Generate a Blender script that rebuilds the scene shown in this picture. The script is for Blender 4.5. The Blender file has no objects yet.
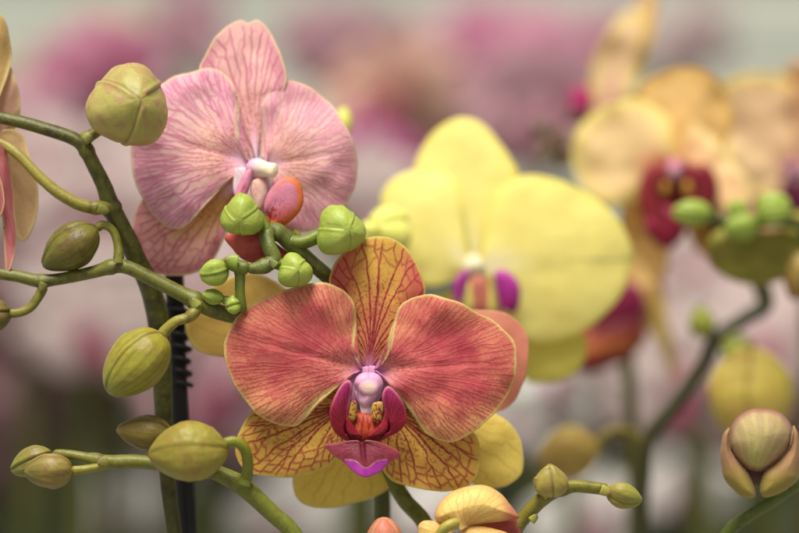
import bpy, math, random
import numpy as np
from mathutils import Vector, Matrix

random.seed(7)
rng = np.random.default_rng(7)
scene = bpy.context.scene
COL = scene.collection

# ---------------------------------------------------------------- space
# The photo plane: the lens is focused F metres ahead; U metres is one photo pixel in that plane.
F = 0.61
U = 0.22 / 799.0
H = 1.30                     # camera height

DSHIFT = [0]
def P(a):
    """(x, y, depth) in photo-plane units -> world metres (array in, array out)"""
    a = np.asarray(a, dtype=float)
    D = F + (a[..., 2] + DSHIFT[0]) * U
    k = D / F * U
    return np.stack([(a[..., 0] - 399.5) * k, D, H - (a[..., 1] - 266.5) * k], -1)

def lin(c):
    c = np.clip(np.asarray(c, dtype=float) / 255.0, 0, 1)
    return np.where(c <= 0.04045, c / 12.92, ((c + 0.055) / 1.055) ** 2.4)

def rgb(*c):
    return tuple(float(v) for v in lin(c)) + (1.0,)

# ---------------------------------------------------------------- noise
def _h(ix, iy, seed):
    n = (ix.astype(np.int64) * 374761393 + iy.astype(np.int64) * 668265263 + seed * 1442695041) & 0xFFFFFFFF
    n = ((n ^ (n >> 13)) * 1274126177) & 0xFFFFFFFF
    n = (n ^ (n >> 16)) & 0xFFFFFFFF
    return n / 4294967295.0

def vn(x, y, seed=0):
    x = np.asarray(x, float); y = np.asarray(y, float)
    ix = np.floor(x); iy = np.floor(y); fx = x - ix; fy = y - iy
    fx = fx * fx * (3 - 2 * fx); fy = fy * fy * (3 - 2 * fy)
    a = _h(ix, iy, seed); b = _h(ix + 1, iy, seed); c = _h(ix, iy + 1, seed); d = _h(ix + 1, iy + 1, seed)
    return (a * (1 - fx) + b * fx) * (1 - fy) + (c * (1 - fx) + d * fx) * fy

def fbm(x, y, seed=0, o=3):
    t = 0; a = 0.5; n = 0
    for k in range(o):
        t = t + a * vn(x * 2 ** k, y * 2 ** k, seed + k * 17); n += a; a *= 0.5
    return t / n

def sst(a, b, x):
    t = np.clip((x - a) / (b - a), 0, 1)
    return t * t * (3 - 2 * t)

def mixc(a, b, f):
    a = np.asarray(a, float); b = np.asarray(b, float); f = np.asarray(f, float)
    return a + (b - a) * f[..., None]

# ---------------------------------------------------------------- materials
MATS = {}
def organic(name, rough=0.5, gain=1.0, transl=0.2, bump=0.15, bscale=3500.0, spec=0.35, var=0.12, vscale=260.0, sheen=0.0, sss=0.0):
    m = bpy.data.materials.new(name); m.use_nodes = True
    nt = m.node_tree; nt.nodes.clear(); N = nt.nodes.new; L = nt.links.new
    out = N('ShaderNodeOutputMaterial'); pr = N('ShaderNodeBsdfPrincipled')
    at = N('ShaderNodeAttribute'); at.attribute_name = 'Col'
    tc = N('ShaderNodeTexCoord')
    nz = N('ShaderNodeTexNoise'); nz.inputs['Scale'].default_value = vscale; nz.inputs['Detail'].default_value = 5
    L(tc.outputs['Object'], nz.inputs['Vector'])
    mr = N('ShaderNodeMapRange'); mr.inputs['From Min'].default_value = 0.25; mr.inputs['From Max'].default_value = 0.75
    mr.inputs['To Min'].default_value = gain * (1 - var); mr.inputs['To Max'].default_value = gain * (1 + var)
    L(nz.outputs['Fac'], mr.inputs['Value'])
    mx = N('ShaderNodeMix'); mx.data_type = 'RGBA'; mx.blend_type = 'MULTIPLY'; mx.inputs['Factor'].default_value = 1
    L(at.outputs['Color'], mx.inputs['A']); L(mr.outputs['Result'], mx.inputs['B'])
    c = mx.outputs['Result']
    L(c, pr.inputs['Base Color'])
    pr.inputs['Roughness'].default_value = rough
    pr.inputs['Specular IOR Level'].default_value = spec
    pr.inputs['Sheen Weight'].default_value = sheen
    if sss > 0:
        pr.inputs['Subsurface Weight'].default_value = sss
        pr.inputs['Subsurface Radius'].default_value = (1.0, 0.8, 0.3)
        pr.inputs['Subsurface Scale'].default_value = 0.002
    if bump > 0:
        n2 = N('ShaderNodeTexNoise'); n2.inputs['Scale'].default_value = bscale; n2.inputs['Detail'].default_value = 2
        L(tc.outputs['Object'], n2.inputs['Vector'])
        bp = N('ShaderNodeBump'); bp.inputs['Strength'].default_value = bump; bp.inputs['Distance'].default_value = 0.0003
        L(n2.outputs['Fac'], bp.inputs['Height']); L(bp.outputs['Normal'], pr.inputs['Normal'])
    if transl > 0:
        tr = N('ShaderNodeBsdfTranslucent'); L(c, tr.inputs['Color'])
        ms = N('ShaderNodeMixShader'); ms.inputs['Fac'].default_value = transl
        L(pr.outputs[0], ms.inputs[1]); L(tr.outputs[0], ms.inputs[2]); L(ms.outputs[0], out.inputs['Surface'])
    else:
        L(pr.outputs[0], out.inputs['Surface'])
    MATS[name] = m
    return m

M_PETAL = organic('petal_velvet', rough=0.5, gain=1.08, transl=0.38, bump=0.4, bscale=3600, spec=0.25, var=0.08, vscale=1500, sheen=0.1)
M_SOFT = organic('petal_smooth', rough=0.5, gain=1.1, transl=0.46, bump=0.0, spec=0.2, var=0.03, vscale=300, sheen=0.05)
M_LIP = organic('lip_wax', rough=0.5, transl=0.15, bump=0.4, bscale=3000, spec=0.3, var=0.12, vscale=500)
M_BUD = organic('bud_skin', rough=0.42, gain=.8, transl=0.0, bump=0.35, bscale=2600, spec=0.3, var=0.07, vscale=900, sss=0.3)
M_STEM = organic('stem_skin', rough=0.42, gain=.56, transl=0.0, bump=0.4, bscale=2600, spec=0.35, var=0.1, vscale=1300, sss=0.2)
M_BLACK = organic('black_plastic', rough=0.5, transl=0.0, bump=0.2, bscale=900, spec=0.25, var=0.2, vscale=300)
M_LEAF = organic('leaf_green', rough=0.35, transl=0.1, bump=0.0, spec=0.5, var=0.2, vscale=40)

def flat_mat(name, c, rough=0.6, transl=0.2, var=0.25, vscale=40.0):
    """procedural petal material for far flowers: pale rim via noise mix of two tones"""
    m = bpy.data.materials.new(name); m.use_nodes = True
    nt = m.node_tree; nt.nodes.clear(); N = nt.nodes.new; L = nt.links.new
    out = N('ShaderNodeOutputMaterial'); pr = N('ShaderNodeBsdfPrincipled'); tc = N('ShaderNodeTexCoord')
    at = N('ShaderNodeAttribute'); at.attribute_name = 'Col'
    nz = N('ShaderNodeTexNoise'); nz.inputs['Scale'].default_value = vscale
    L(tc.outputs['Object'], nz.inputs['Vector'])
    mr = N('ShaderNodeMapRange'); mr.inputs['From Min'].default_value = .3; mr.inputs['From Max'].default_value = .7
    mr.inputs['To Min'].default_value = 1 - var; mr.inputs['To Max'].default_value = 1 + var * .5
    L(nz.outputs['Fac'], mr.inputs['Value'])
    a = N('ShaderNodeMix'); a.data_type = 'RGBA'; a.blend_type = 'MULTIPLY'; a.inputs['Factor'].default_value = 1
    a.inputs['A'].default_value = rgb(*c); L(mr.outputs['Result'], a.inputs['B'])
    b = N('ShaderNodeMix'); b.data_type = 'RGBA'; b.blend_type = 'MULTIPLY'; b.inputs['Factor'].default_value = 1
    L(a.outputs['Result'], b.inputs['A']); L(at.outputs['Color'], b.inputs['B'])
    L(b.outputs['Result'], pr.inputs['Base Color']); pr.inputs['Roughness'].default_value = rough
    pr.inputs['Specular IOR Level'].default_value = 0.2
    tr = N('ShaderNodeBsdfTranslucent'); L(b.outputs['Result'], tr.inputs['Color'])
    ms = N('ShaderNodeMixShader'); ms.inputs['Fac'].default_value = transl
    L(pr.outputs[0], ms.inputs[1]); L(tr.outputs[0], ms.inputs[2]); L(ms.outputs[0], out.inputs['Surface'])
    return m

# ---------------------------------------------------------------- objects
def link_mesh(name, verts, faces, cols, mat, parent=None, smooth=True, label=None):
    """faces: (n,4) or (n,3) int array; cols: (nv,3) linear colours"""
    me = bpy.data.meshes.new(name)
    verts = np.asarray(verts, dtype=np.float32); faces = np.asarray(faces, dtype=np.int32)
    origin = verts.mean(0)
    verts = verts - origin
    me.vertices.add(len(verts)); me.vertices.foreach_set('co', verts.ravel())
    nf, k = faces.shape
    me.loops.add(nf * k); me.loops.foreach_set('vertex_index', faces.ravel())
    me.polygons.add(nf)
    me.polygons.foreach_set('loop_start', np.arange(0, nf * k, k, dtype=np.int32))
    me.polygons.foreach_set('loop_total', np.full(nf, k, dtype=np.int32))
    me.polygons.foreach_set('use_smooth', np.full(nf, smooth, dtype=bool))
    at = me.attributes.new('Col', 'FLOAT_COLOR', 'POINT')
    c4 = np.ones((len(verts), 4), dtype=np.float32); c4[:, :3] = np.clip(cols, 0, 1)
    at.data.foreach_set('color', c4.ravel())
    me.update(calc_edges=True); me.validate()
    me.materials.append(mat)
    o = bpy.data.objects.new(name, me); COL.objects.link(o)
    place(o, Vector([float(v) for v in origin]), parent)
    if label: o['label'] = label
    return o

WORLD = {}
def place(o, loc, parent):
    loc = Vector(loc)
    if parent is not None:
        o.parent = parent
        o.location = loc - WORLD[parent.name]
    else:
        o.location = loc
    WORLD[o.name] = loc

def thing(name, label, cat, at, group=None):
    o = bpy.data.objects.new(name, None); COL.objects.link(o); o.empty_display_size = 0.01
    place(o, P(np.array(at, float)), None)
    o['label'] = label; o['category'] = cat
    if group: o['group'] = group
    return o

def node(name, parent, at, label=None):
    o = bpy.data.objects.new(name, None); COL.objects.link(o); o.empty_display_size = 0.01
    place(o, P(np.array(at, float)), parent)
    if label: o['label'] = label
    return o

# ---------------------------------------------------------------- curves
def catmull(pts, n, closed=False):
    pts = np.asarray(pts, float)
    if closed:
        q = np.vstack([pts[-1], pts, pts[0], pts[1]])
    else:
        q = np.vstack([2 * pts[0] - pts[1], pts, 2 * pts[-1] - pts[-2]])
    out = []
    m = len(q) - 3
    for i in range(m):
        p0, p1, p2, p3 = q[i:i + 4]
        t = np.linspace(0, 1, 24, endpoint=False)[:, None]
        out.append(0.5 * ((2 * p1) + (-p0 + p2) * t + (2 * p0 - 5 * p1 + 4 * p2 - p3) * t ** 2 + (-p0 + 3 * p1 - 3 * p2 + p3) * t ** 3))
    out.append(q[-2][None])
    c = np.vstack(out)
    d = np.r_[0, np.cumsum(np.linalg.norm(np.diff(c[:, :3], axis=0), axis=1) + 1e-9)]
    s = np.linspace(0, d[-1], n)
    return np.stack([np.interp(s, d, c[:, k]) for k in range(c.shape[1])], -1)

def crop(o, s, pts):
    return [(o[0] + x / s, o[1] + y / s) for x, y in pts]

# ---------------------------------------------------------------- veins
def vein_field(S, R, W, Lr, cfg, seed):
    rg = np.random.default_rng(seed)
    nr, ns = S.shape
    n0 = cfg.get('n0', 7); levels = cfg.get('levels', 3)
    w0 = cfg.get('w0', 1.2); w1 = cfg.get('w1', 0.75); wob = cfg.get('wob', 0.22)
    rows = R[:, 0]
    V = np.zeros_like(S)
    veins = [((k + 0.5) / n0 + rg.normal(0, 0.12 / n0), 0.02, 0, None) for k in range(n0)]
    curves = []
    def mk(s, rb, lev, par):
        sp = 1.0 / (n0 * 2 ** lev)
        ph = rg.uniform(0, 100); ph2 = rg.uniform(0, 100)
        wv = (vn(rows * 9 + ph, rows * 0 + ph2, 3) - .5) * 2 * wob * sp + (vn(rows * 24 + ph, rows * 0 + ph2, 5) - .5) * wob * sp
        c = s + wv * sst(0.05, 0.3, rows)
        if par is not None:
            t = sst(rb, rb + 0.13, rows)
            c = par * (1 - t) + c * t
        return c
    cur = []
    for s, rb, lev, par in veins:
        cur.append([s, rb, 0, mk(s, rb, 0, None)])
    for lev in range(1, levels + 1):
        cur.sort(key=lambda q: q[0])
        new = []
        ss = [0.0] + [q[0] for q in cur] + [1.0]
        for i in range(len(ss) - 1):
            sm = 0.5 * (ss[i] + ss[i + 1]) + rg.normal(0, 0.08) * (ss[i + 1] - ss[i])
            lo, hi = cfg.get('rb', [(.1, .3), (.3, .55), (.55, .75), (.75, .88)])[lev - 1]
            rb = rg.uniform(lo, hi)
            cand = [c for c in (cur[i - 1] if i > 0 else None, cur[i] if i < len(cur) else None) if c is not None]
            cand = [c for c in cand if c[1] < rb] or cand
            p = cand[rg.integers(len(cand))]
            new.append([sm, rb, lev, mk(sm, rb, lev, p[3])])
        cur += new
    cur.sort(key=lambda q: q[0])
    fade = cfg.get('fade', 0.55)
    for s, rb, lev, c in cur:
        ds = np.abs(S - c[:, None]) * W
        w = (w0 * (1 - 0.35 * rows) if lev == 0 else w1 * (1.15 - 0.3 * rows))[:, None]
        end = rg.uniform(.90, 1.0)
        amp = (sst(rb - 0.01, rb + 0.05, rows) * (1 - sst(end, end + 0.05, rows) * cfg.get('endfade', 0.8)))[:, None]
        amp = amp * (1.0 if lev == 0 else cfg.get('sub', 0.85))
        amp = amp * (1 - fade * (vn(rows * 14 + s * 90, rows * 0 + lev, 9) ** 1.5))[:, None]
        V = np.maximum(V, amp * np.exp(-(ds / w) ** 2))
    nl = cfg.get('links', 0)
    if nl:
        for i in range(len(cur) - 1):
            a, b = cur[i], cur[i + 1]
            r0 = max(a[1], b[1], cfg.get('net0', 0.3)) + 0.02
            gap = cfg.get('gap', 9.0)
            rr = r0 + rg.uniform(0, 0.05)
            while rr < 0.985:
                j = min(int(rr * (nr - 1)), nr - 1)
                sa, sb = a[3][j], b[3][j]
                if sb > sa:
                    j0 = int(max(0, sa * (ns - 1) - 1)); j1 = int(min(ns, sb * (ns - 1) + 2))
                    if j1 > j0:
                        sub = S[:, j0:j1]
                        t = np.clip((sub - sa) / (sb - sa), 0, 1)
                        sl = rg.uniform(-1, 1) * gap * 0.55 / Lr
                        dr = np.abs(R[:, j0:j1] - (rr + sl * (t - .5) + 0.25 * sl * np.sin(t * 6.28 + rr * 50))) * Lr
                        V[:, j0:j1] = np.maximum(V[:, j0:j1], nl * np.exp(-(dr / (w1 * .95)) ** 2) * ((sub >= sa) & (sub <= sb)))
                rr += gap * rg.uniform(.6, 1.6) / Lr
    return V

# ---------------------------------------------------------------- petals
def petal(name, parent, base, outline, colour, d0=0.0, tilt=0.0, bend=0.0, cup=0.0, er=0.0, und=0.0, k=0.5,
          mid=0.0, ns=120, nr=44, veins=None, seed=1, thick=1.5, mat=None, dbase=None, relief=0.0, axis=None,
          rag=0.5, label=None, skew=0.0, pillow=0.0, grow=1.0):
    """A petal as a real curved sheet. base and outline are given in the photo plane; the rest shapes it in depth."""
    B = np.array(base, float)
    if k == 0: outline = list(outline) + [outline[0]]
    M = catmull(outline, ns)
    cen = M.mean(0); M = cen + (M - cen) * grow
    arc = np.linspace(0, 1, ns)
    nrm = np.gradient(M, axis=0); nrm = np.stack([nrm[:, 1], -nrm[:, 0]], -1); nrm /= np.linalg.norm(nrm, axis=1)[:, None] + 1e-9
    per = np.linalg.norm(np.diff(M, axis=0), axis=1).sum()
    M = M + nrm * ((vn(arc * per / 16, arc * 0, seed) - .5) * 2 * rag + (vn(arc * per / 5, arc * 0, seed + 5) - .5) * rag * .5)[:, None]
    ax = (np.array(axis, float) if axis is not None else M[ns // 2] + M[ns // 2 - ns // 10] + M[ns // 2 + ns // 10] - 3 * B)
    ax = ax / np.linalg.norm(ax); cr = np.array([-ax[1], ax[0]])
    D = M - B
    if k == 0: M[-1] = M[0]; D = M - B
    C = B + 0.5 * ((1 - k) * D + k * np.outer(np.maximum(D @ ax, 0.15 * np.linalg.norm(D, axis=1)), ax))
    r = np.linspace(0, 1, nr) ** 0.85; r = r * (1 - 1e-3) + 1e-3
    Rr = r[:, None, None]
    XY = (1 - Rr) ** 2 * B + 2 * (1 - Rr) * Rr * C[None] + Rr ** 2 * M[None]
    S, R = np.meshgrid(arc, r)
    X, Y = XY[..., 0], XY[..., 1]
    L = max((D @ ax).max(), 1e-3); Wd = np.abs(D @ cr).max()
    a = ((XY - B) @ ax) / L; c = ((XY - B) @ cr) / Wd
    W = np.linalg.norm(np.gradient(XY, axis=1), axis=-1) * (ns - 1)
    Lr = np.linalg.norm(D, axis=1).mean()
    # distance to the margin
    flat = XY.reshape(-1, 2); E = np.full(len(flat), 1e9)
    for m in M[::max(1, ns // 160)]:
        E = np.minimum(E, ((flat - m) ** 2).sum(1))
    E = np.sqrt(E).reshape(S.shape)
    V = vein_field(S, R, W, Lr, veins, seed) if veins else np.zeros_like(S)
    dep = d0 + tilt * a * L + bend * a ** 2 * L + cup * c ** 2 * Wd + er * np.exp(-E / 7.0) * sst(0.2, 0.7, R)
    dep = dep + skew * c * Wd
    if pillow:
        e = np.clip(E / (E.max() * .98 if k == 0 else 0.42 * min(L, 2 * Wd)), 0, 1)
        dep = dep - pillow * np.sqrt(np.clip(1 - (1 - e) ** 2, 0, 1))
    dep = dep + und * ((fbm(X / 34, Y / 34, seed + 3, 2) - .5) * 2) * sst(0.1, 0.6, R)
    dep = dep + und * 0.35 * np.sin(S * 26 + seed) * sst(0.55, 1.0, R)
    dep = dep + mid * np.exp(-(c / 0.05) ** 2) * (1 - R)
    dep = dep - relief * V
    if dbase is not None:
        t = sst(0.0, 0.35, R); dep = dbase * (1 - t) + dep * t
    info = dict(R=R, S=S, X=X, Y=Y, E=E, V=V, a=a, c=c)
    cols = lin(colour(info)).reshape(-1, 3)
    verts = P(np.stack([X, Y, dep], -1)).reshape(-1, 3)
    idx = np.arange(nr * ns).reshape(nr, ns)
    f = np.stack([idx[:-1, :-1], idx[:-1, 1:], idx[1:, 1:], idx[1:, :-1]], -1).reshape(-1, 4)
    o = link_mesh(name, verts, f, cols, mat or M_PETAL, parent, label=label)
    sm = o.modifiers.new('thickness', 'SOLIDIFY'); sm.thickness = thick * U; sm.offset = 0
    return o

# ---------------------------------------------------------------- tubes
def tube(name, parent, pts, colour, n=None, seg=20, mat=None, nodes=(), bumpy=0.25, seed=1, label=None, cap=True):
    """pts: (x, y, depth, radius) in photo-plane units; nodes: fractions where the stem swells"""
    p = np.array(pts, float)
    L = np.linalg.norm(np.diff(p[:, :3], axis=0), axis=1).sum()
    n = n or int(max(14, L / 2.0))
    c = catmull(p, n)
    t = np.gradient(c[:, :3], axis=0); t /= np.linalg.norm(t, axis=1)[:, None] + 1e-9
    u = np.cross(t, [0, 0, 1.0]); u /= np.linalg.norm(u, axis=1)[:, None] + 1e-9
    v = np.cross(t, u)
    f = np.linspace(0, 1, n); rad = c[:, 3].copy()
    for q in nodes:
        x = (f - q) * L
        rad = rad * (1 + 0.16 * np.exp(-(x / 5.0) ** 2)) - 0.35 * np.exp(-((x - 6) / 1.2) ** 2)
    th = np.linspace(0, 2 * math.pi, seg, endpoint=False)
    A, Fq = np.meshgrid(th, f)
    rr = rad[:, None] * (1 + 0.03 * np.cos(3 * A + 5 * Fq)) + bumpy * (vn(Fq * L / 5, A * 3, seed) - .5)
    if cap:
        rr[0] *= .02; rr[-1] *= .02
        if n > 3: rr[1] *= .8; rr[-2] *= .8
    pos = c[:, None, :3] + u[:, None] * (np.cos(A) * rr)[..., None] + v[:, None] * (np.sin(A) * rr)[..., None]
    info = dict(t=Fq, A=A, L=L, X=pos[..., 0], Y=pos[..., 1], up=-(pos[..., 1] - c[:, None, 1]) / (rad[:, None] + 1e-6), nodes=nodes)
    cols = lin(colour(info)).reshape(-1, 3)
    idx = np.arange(n * seg).reshape(n, seg)
    j = np.roll(idx, -1, axis=1)
    fc = np.stack([idx[:-1], j[:-1], j[1:], idx[1:]], -1).reshape(-1, 4)
    return link_mesh(name, P(pos).reshape(-1, 3), fc, cols, mat or M_STEM, parent, label=label)

def stemcol(a, b, dark=(70, 72, 38), mott=0.5, seed=3):
    def f(i):
        m = fbm(i['t'] * i['L'] / 7, i['A'] * 1.2, seed)
        c = mixc(np.broadcast_to(a, m.shape + (3,)), b, i['t'])
        c = mixc(c, dark, sst(.45, .8, m) * mott)
        c = mixc(c, (205, 205, 130), sst(.72, .85, vn(i['t'] * i['L'] / 1.6, i['A'] * 5, seed + 4)) * 0.18)
        for q in i['nodes']:
            x = (i['t'] - q) * i['L']
            c = mixc(c, (96, 78, 50), np.exp(-((x - 6.5) / 1.8) ** 2) * .55)
        return c * np.array([1.07, 1.0, .78])
    return f

def bract(parent, at, ang, size, colr=(150, 160, 70)):
    """small pointed scale hugging a node"""
    n = 9; m = 11
    r = np.linspace(0, 1, n); v = np.linspace(-1, 1, m)
    V, Rr = np.meshgrid(v, r)
    w = size * .6 * np.sqrt(np.clip(1 - Rr ** 2.2, 0, 1)) + .02
    x = Rr * size * 1.3; y = V * w; z = -np.sqrt(np.clip(1 - (V * .8) ** 2, 0, 1)) * size * .55 * (1 - Rr * .35) - Rr * size * .12
    ca, sa = math.cos(ang), math.sin(ang)
    X = at[0] + x * ca - y * sa; Y = at[1] + x * sa + y * ca; Z = at[2] + z
    cols = lin(mixc(np.broadcast_to(colr, X.shape + (3,)), (120, 95, 55), Rr ** 3))
    idx = np.arange(n * m).reshape(n, m)
    f = np.stack([idx[:-1, :-1], idx[:-1, 1:], idx[1:, 1:], idx[1:, :-1]], -1).reshape(-1, 4)
    o = link_mesh('bract', P(np.stack([X, Y, Z], -1)).reshape(-1, 3), f, cols.reshape(-1, 3), M_BUD, parent)
    s = o.modifiers.new('thickness', 'SOLIDIFY'); s.thickness = 1.0 * U
    return o

# ---------------------------------------------------------------- buds
def bud(parent, base, tip, R, colour, roll=0.0, p=0.85, q=0.7, groove=.9, gw=1.2, lip=0.8, box=0.05, ribs=0.0, nt=70, na=150,
        seed=1, twist=0.15, label=None, squash=1.0, name='bud', seams=(0, 120, 240)):
    b = np.array(base, float); e = np.array(tip, float); ax = e - b; Ln = np.linalg.norm(ax); ax /= Ln
    ref = np.array([0, -1.0, 0]) if abs(ax[1]) < 0.9 else np.array([1.0, 0, 0])
    u = ref - ax * (ref @ ax); u /= np.linalg.norm(u)
    v = np.cross(ax, u)
    t = (1 - np.cos(np.linspace(0, math.pi, nt))) / 2
    t = t * .998 + .001
    prof = np.sin(math.pi * t ** p) ** q
    prof = prof / prof.max()
    th = np.linspace(0, 2 * math.pi, na, endpoint=False)
    A, T = np.meshgrid(th, t); Pr = prof[:, None] * np.ones_like(A)
    dp = np.gradient(prof * R, t * Ln)[:, None]
    nl = np.sqrt(1 + dp ** 2); nr_, na_ = 1 / nl, -dp / nl
    rr = R * Pr
    disp = np.zeros_like(A); G = np.zeros_like(A); K = np.zeros_like(A)
    tw = twist * (T - .5)
    for s in seams:
        dA = (A - math.radians(roll + s) - tw + math.pi) % (2 * math.pi) - math.pi
        x = dA * rr
        g = np.exp(-(x / gw) ** 2)
        G = np.maximum(G, g)
        disp -= groove * g
        disp += lip * np.exp(-((x - 2.4 * gw) / (1.9 * gw)) ** 2)
        disp -= lip * .25 * np.exp(-((x + 2.0 * gw) / (2.2 * gw)) ** 2)
    sa = [math.radians(roll + s) for s in seams]
    disp += -box * R * np.cos(3 * (A - math.radians(roll) - tw)) * Pr
    disp *= 1 - sst(.965, .995, T)
    disp += ribs * np.cos(A * 17 + 2 * np.sin(A * 3)) * Pr
    disp += (fbm(T * Ln / 14, A * 1.6, seed) - .5) * R * 0.12 * Pr
    rad = rr + disp * nr_ * np.minimum(1, Pr * 3)
    rad = np.maximum(rad, 0.01); rad[0] *= .02; rad[-1] *= .02
    al = T * Ln + disp * na_ * 0.8
    pos = b + ax * al[..., None] + u * (np.cos(A) * rad)[..., None] + v * (np.sin(A) * rad * squash)[..., None]
    rib = 0.5 + 0.5 * np.cos(A * 17 + 2 * np.sin(A * 3))
    info = dict(t=T, A=A, G=G, X=pos[..., 0], Y=pos[..., 1], rib=rib, Ln=Ln, R=R, n=fbm(T * Ln / 9, A * 2, seed + 9))
    cols = lin(colour(info)).reshape(-1, 3)
    idx = np.arange(nt * na).reshape(nt, na); j = np.roll(idx, -1, axis=1)
    fc = np.stack([idx[:-1], j[:-1], j[1:], idx[1:]], -1).reshape(-1, 4)
    return link_mesh(name, P(pos).reshape(-1, 3), fc, cols, M_BUD, parent, label=label)

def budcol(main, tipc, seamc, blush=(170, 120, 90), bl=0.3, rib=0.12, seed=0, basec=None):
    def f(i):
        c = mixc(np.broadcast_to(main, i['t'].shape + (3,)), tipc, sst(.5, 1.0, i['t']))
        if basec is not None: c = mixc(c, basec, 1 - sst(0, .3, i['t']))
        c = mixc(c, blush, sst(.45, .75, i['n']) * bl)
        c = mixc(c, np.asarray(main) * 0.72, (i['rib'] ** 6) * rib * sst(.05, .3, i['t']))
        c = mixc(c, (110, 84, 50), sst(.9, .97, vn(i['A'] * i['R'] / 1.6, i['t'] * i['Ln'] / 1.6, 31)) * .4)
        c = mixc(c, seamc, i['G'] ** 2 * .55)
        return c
    return f

def ball(name, parent, c, r, colour, mat=None, n=28, label=None):
    """a smooth rounded knob, (rx, ry, rz) radii"""
    th = np.linspace(0, 2 * math.pi, n, endpoint=False); ph = np.linspace(0.02, math.pi - .02, n)
    A, B = np.meshgrid(th, ph)
    X = np.sin(B) * np.cos(A); Y = np.cos(B); Z = np.sin(B) * np.sin(A)
    wob = 1 + .07 * (fbm(A * 1.5, B * 2, 4) - .5)
    pos = np.stack([c[0] + r[0] * X * wob, c[1] + r[1] * Y * wob, c[2] + r[2] * Z * wob], -1)
    cols = lin(colour(dict(X=X, Y=Y, Z=Z))).reshape(-1, 3)
    idx = np.arange(n * n).reshape(n, n); j = np.roll(idx, -1, axis=1)
    f = np.stack([idx[:-1], j[:-1], j[1:], idx[1:]], -1).reshape(-1, 4)
    return link_mesh(name, P(pos).reshape(-1, 3), f, cols, mat or M_LIP, parent, label=label)

def const(c):
    return lambda i: np.broadcast_to(np.asarray(c, float), next(iter(v for v in i.values() if hasattr(v, 'shape'))).shape + (3,)).copy()


def B3(c, i, k='R'):
    return np.broadcast_to(np.asarray(c, float), i[k].shape + (3,))

# ================================================================ crops used while measuring the photograph
c7 = lambda p: crop((210, 230), 2.421, p)
c9 = lambda p: crop((220, 380), 2.497, p)
c8 = lambda p: crop((310, 350), 4.1, p)
cA = lambda p: crop((120, 10), 3.192, p)
cB = lambda p: crop((120, 140), 3.192, p)
cY = lambda p: crop((360, 100), 2.663, p)
cZ = lambda p: crop((430, 240), 3.333, p)
cR = lambda p: crop((560, 40), 2.54, p)
cS = lambda p: crop((560, 240), 2.54, p)
cQ = lambda p: crop((699, 380), 3.48, p)
cV = lambda p: crop((360, 470), 3.995, p)

GREEN = (128, 138, 62); GREEN2 = (112, 122, 52)

# ================================================================ horizontal spike with the salmon flower
plB = thing('orchid_plant', 'orchid with the sharp salmon red flower and a long horizontal stem of buds', 'orchid', (445, 640, 60))
tube('stem', plB, [(-60, 268, 34, 6), (-10, 272.5, 30, 6), (18, 276.5, 26, 6), (39, 281, 24, 6.6), (60, 279, 22, 6), (90, 273, 20, 6.2), (114, 266.5, 18, 7.2),
     (129, 268, 16, 7), (156, 281, 14, 7.2), (180, 293, 12, 7.6), (198, 302, 11, 8.6), (216, 311, 12, 8), (240, 317, 18, 7.6), (275, 322, 50, 7.4),
     (320, 350, 100, 7.4), (365, 410, 95, 7.6), (392, 475, 62, 7.8), (405, 500, 56, 8), (425, 524, 56, 8.2), (440, 570, 58, 8.4), (445, 640, 60, 8.6)],
     stemcol((122, 128, 62), (124, 142, 60), mott=.55), nodes=(.135, .225, .345))

def halo(c, X, Y):
    q = np.hypot(X - 369.5, Y - 379)
    c = mixc(c, (224, 160, 180), (1 - sst(12, 36, q)) * .65)
    return mixc(c, (206, 128, 190), (1 - sst(9, 23, q)) * .85)

def hero_petal_col(i, seed=0):
    X, Y, E, V, R = i['X'], i['Y'], i['E'], i['V'], i['R']
    n1 = fbm(X / 22, Y / 22, seed + 1); n2 = vn(X / 1.5, Y / 1.5, seed + 2); n3 = fbm(X / 5, Y / 5, seed + 3)
    n4 = vn(X / 1.1 + 7, Y / 1.1, seed + 12)
    c = mixc(B3((206, 98, 98), i), (192, 74, 88), sst(.3, .75, n1))
    c = mixc(c, (218, 134, 116), sst(.5, .9, n3) * .45)
    low = sst(0.0, 1.0, (Y - i['y0']) / 70.0)                     # the lower margin turns yellow between the veins
    yel = (1 - sst(0, 46, E + (n1 - .5) * 26)) * (.55 + .6 * low) * sst(.3, .6, R)
    yel = np.clip(yel, 0, 1)
    c = mixc(c, (224, 172, 112), yel * .9)
    c = mixc(c, (228, 184, 124), sst(.5, .8, n4) * (.12 + .55 * yel + .25 * low * sst(.25, .5, R)))
    c = mixc(c, (226, 158, 134), (1 - sst(.08, .45, R)) * .8)
    c = mixc(c, (172, 64, 78), sst(.5, .7, n2) * (1 - sst(.25, .6, R)) * .45)
    vf = V * (.22 + .3 * sst(.4, .85, R) + .35 * yel) * (.55 + .65 * sst(.3, .6, n2)) * (1 - sst(.8, 1.0, 1 - E / 6.0) * .75)
    c = mixc(c, (164, 48, 66), np.clip(vf, 0, 1))
    rim = 2.2 + 2.6 * vn(X / 9, Y / 9, seed + 6)
    c = mixc(c, (222, 204, 128), (1 - sst(.8, rim, E)) * .9 * sst(.25, .45, R))
    return halo(c, X, Y)

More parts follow.
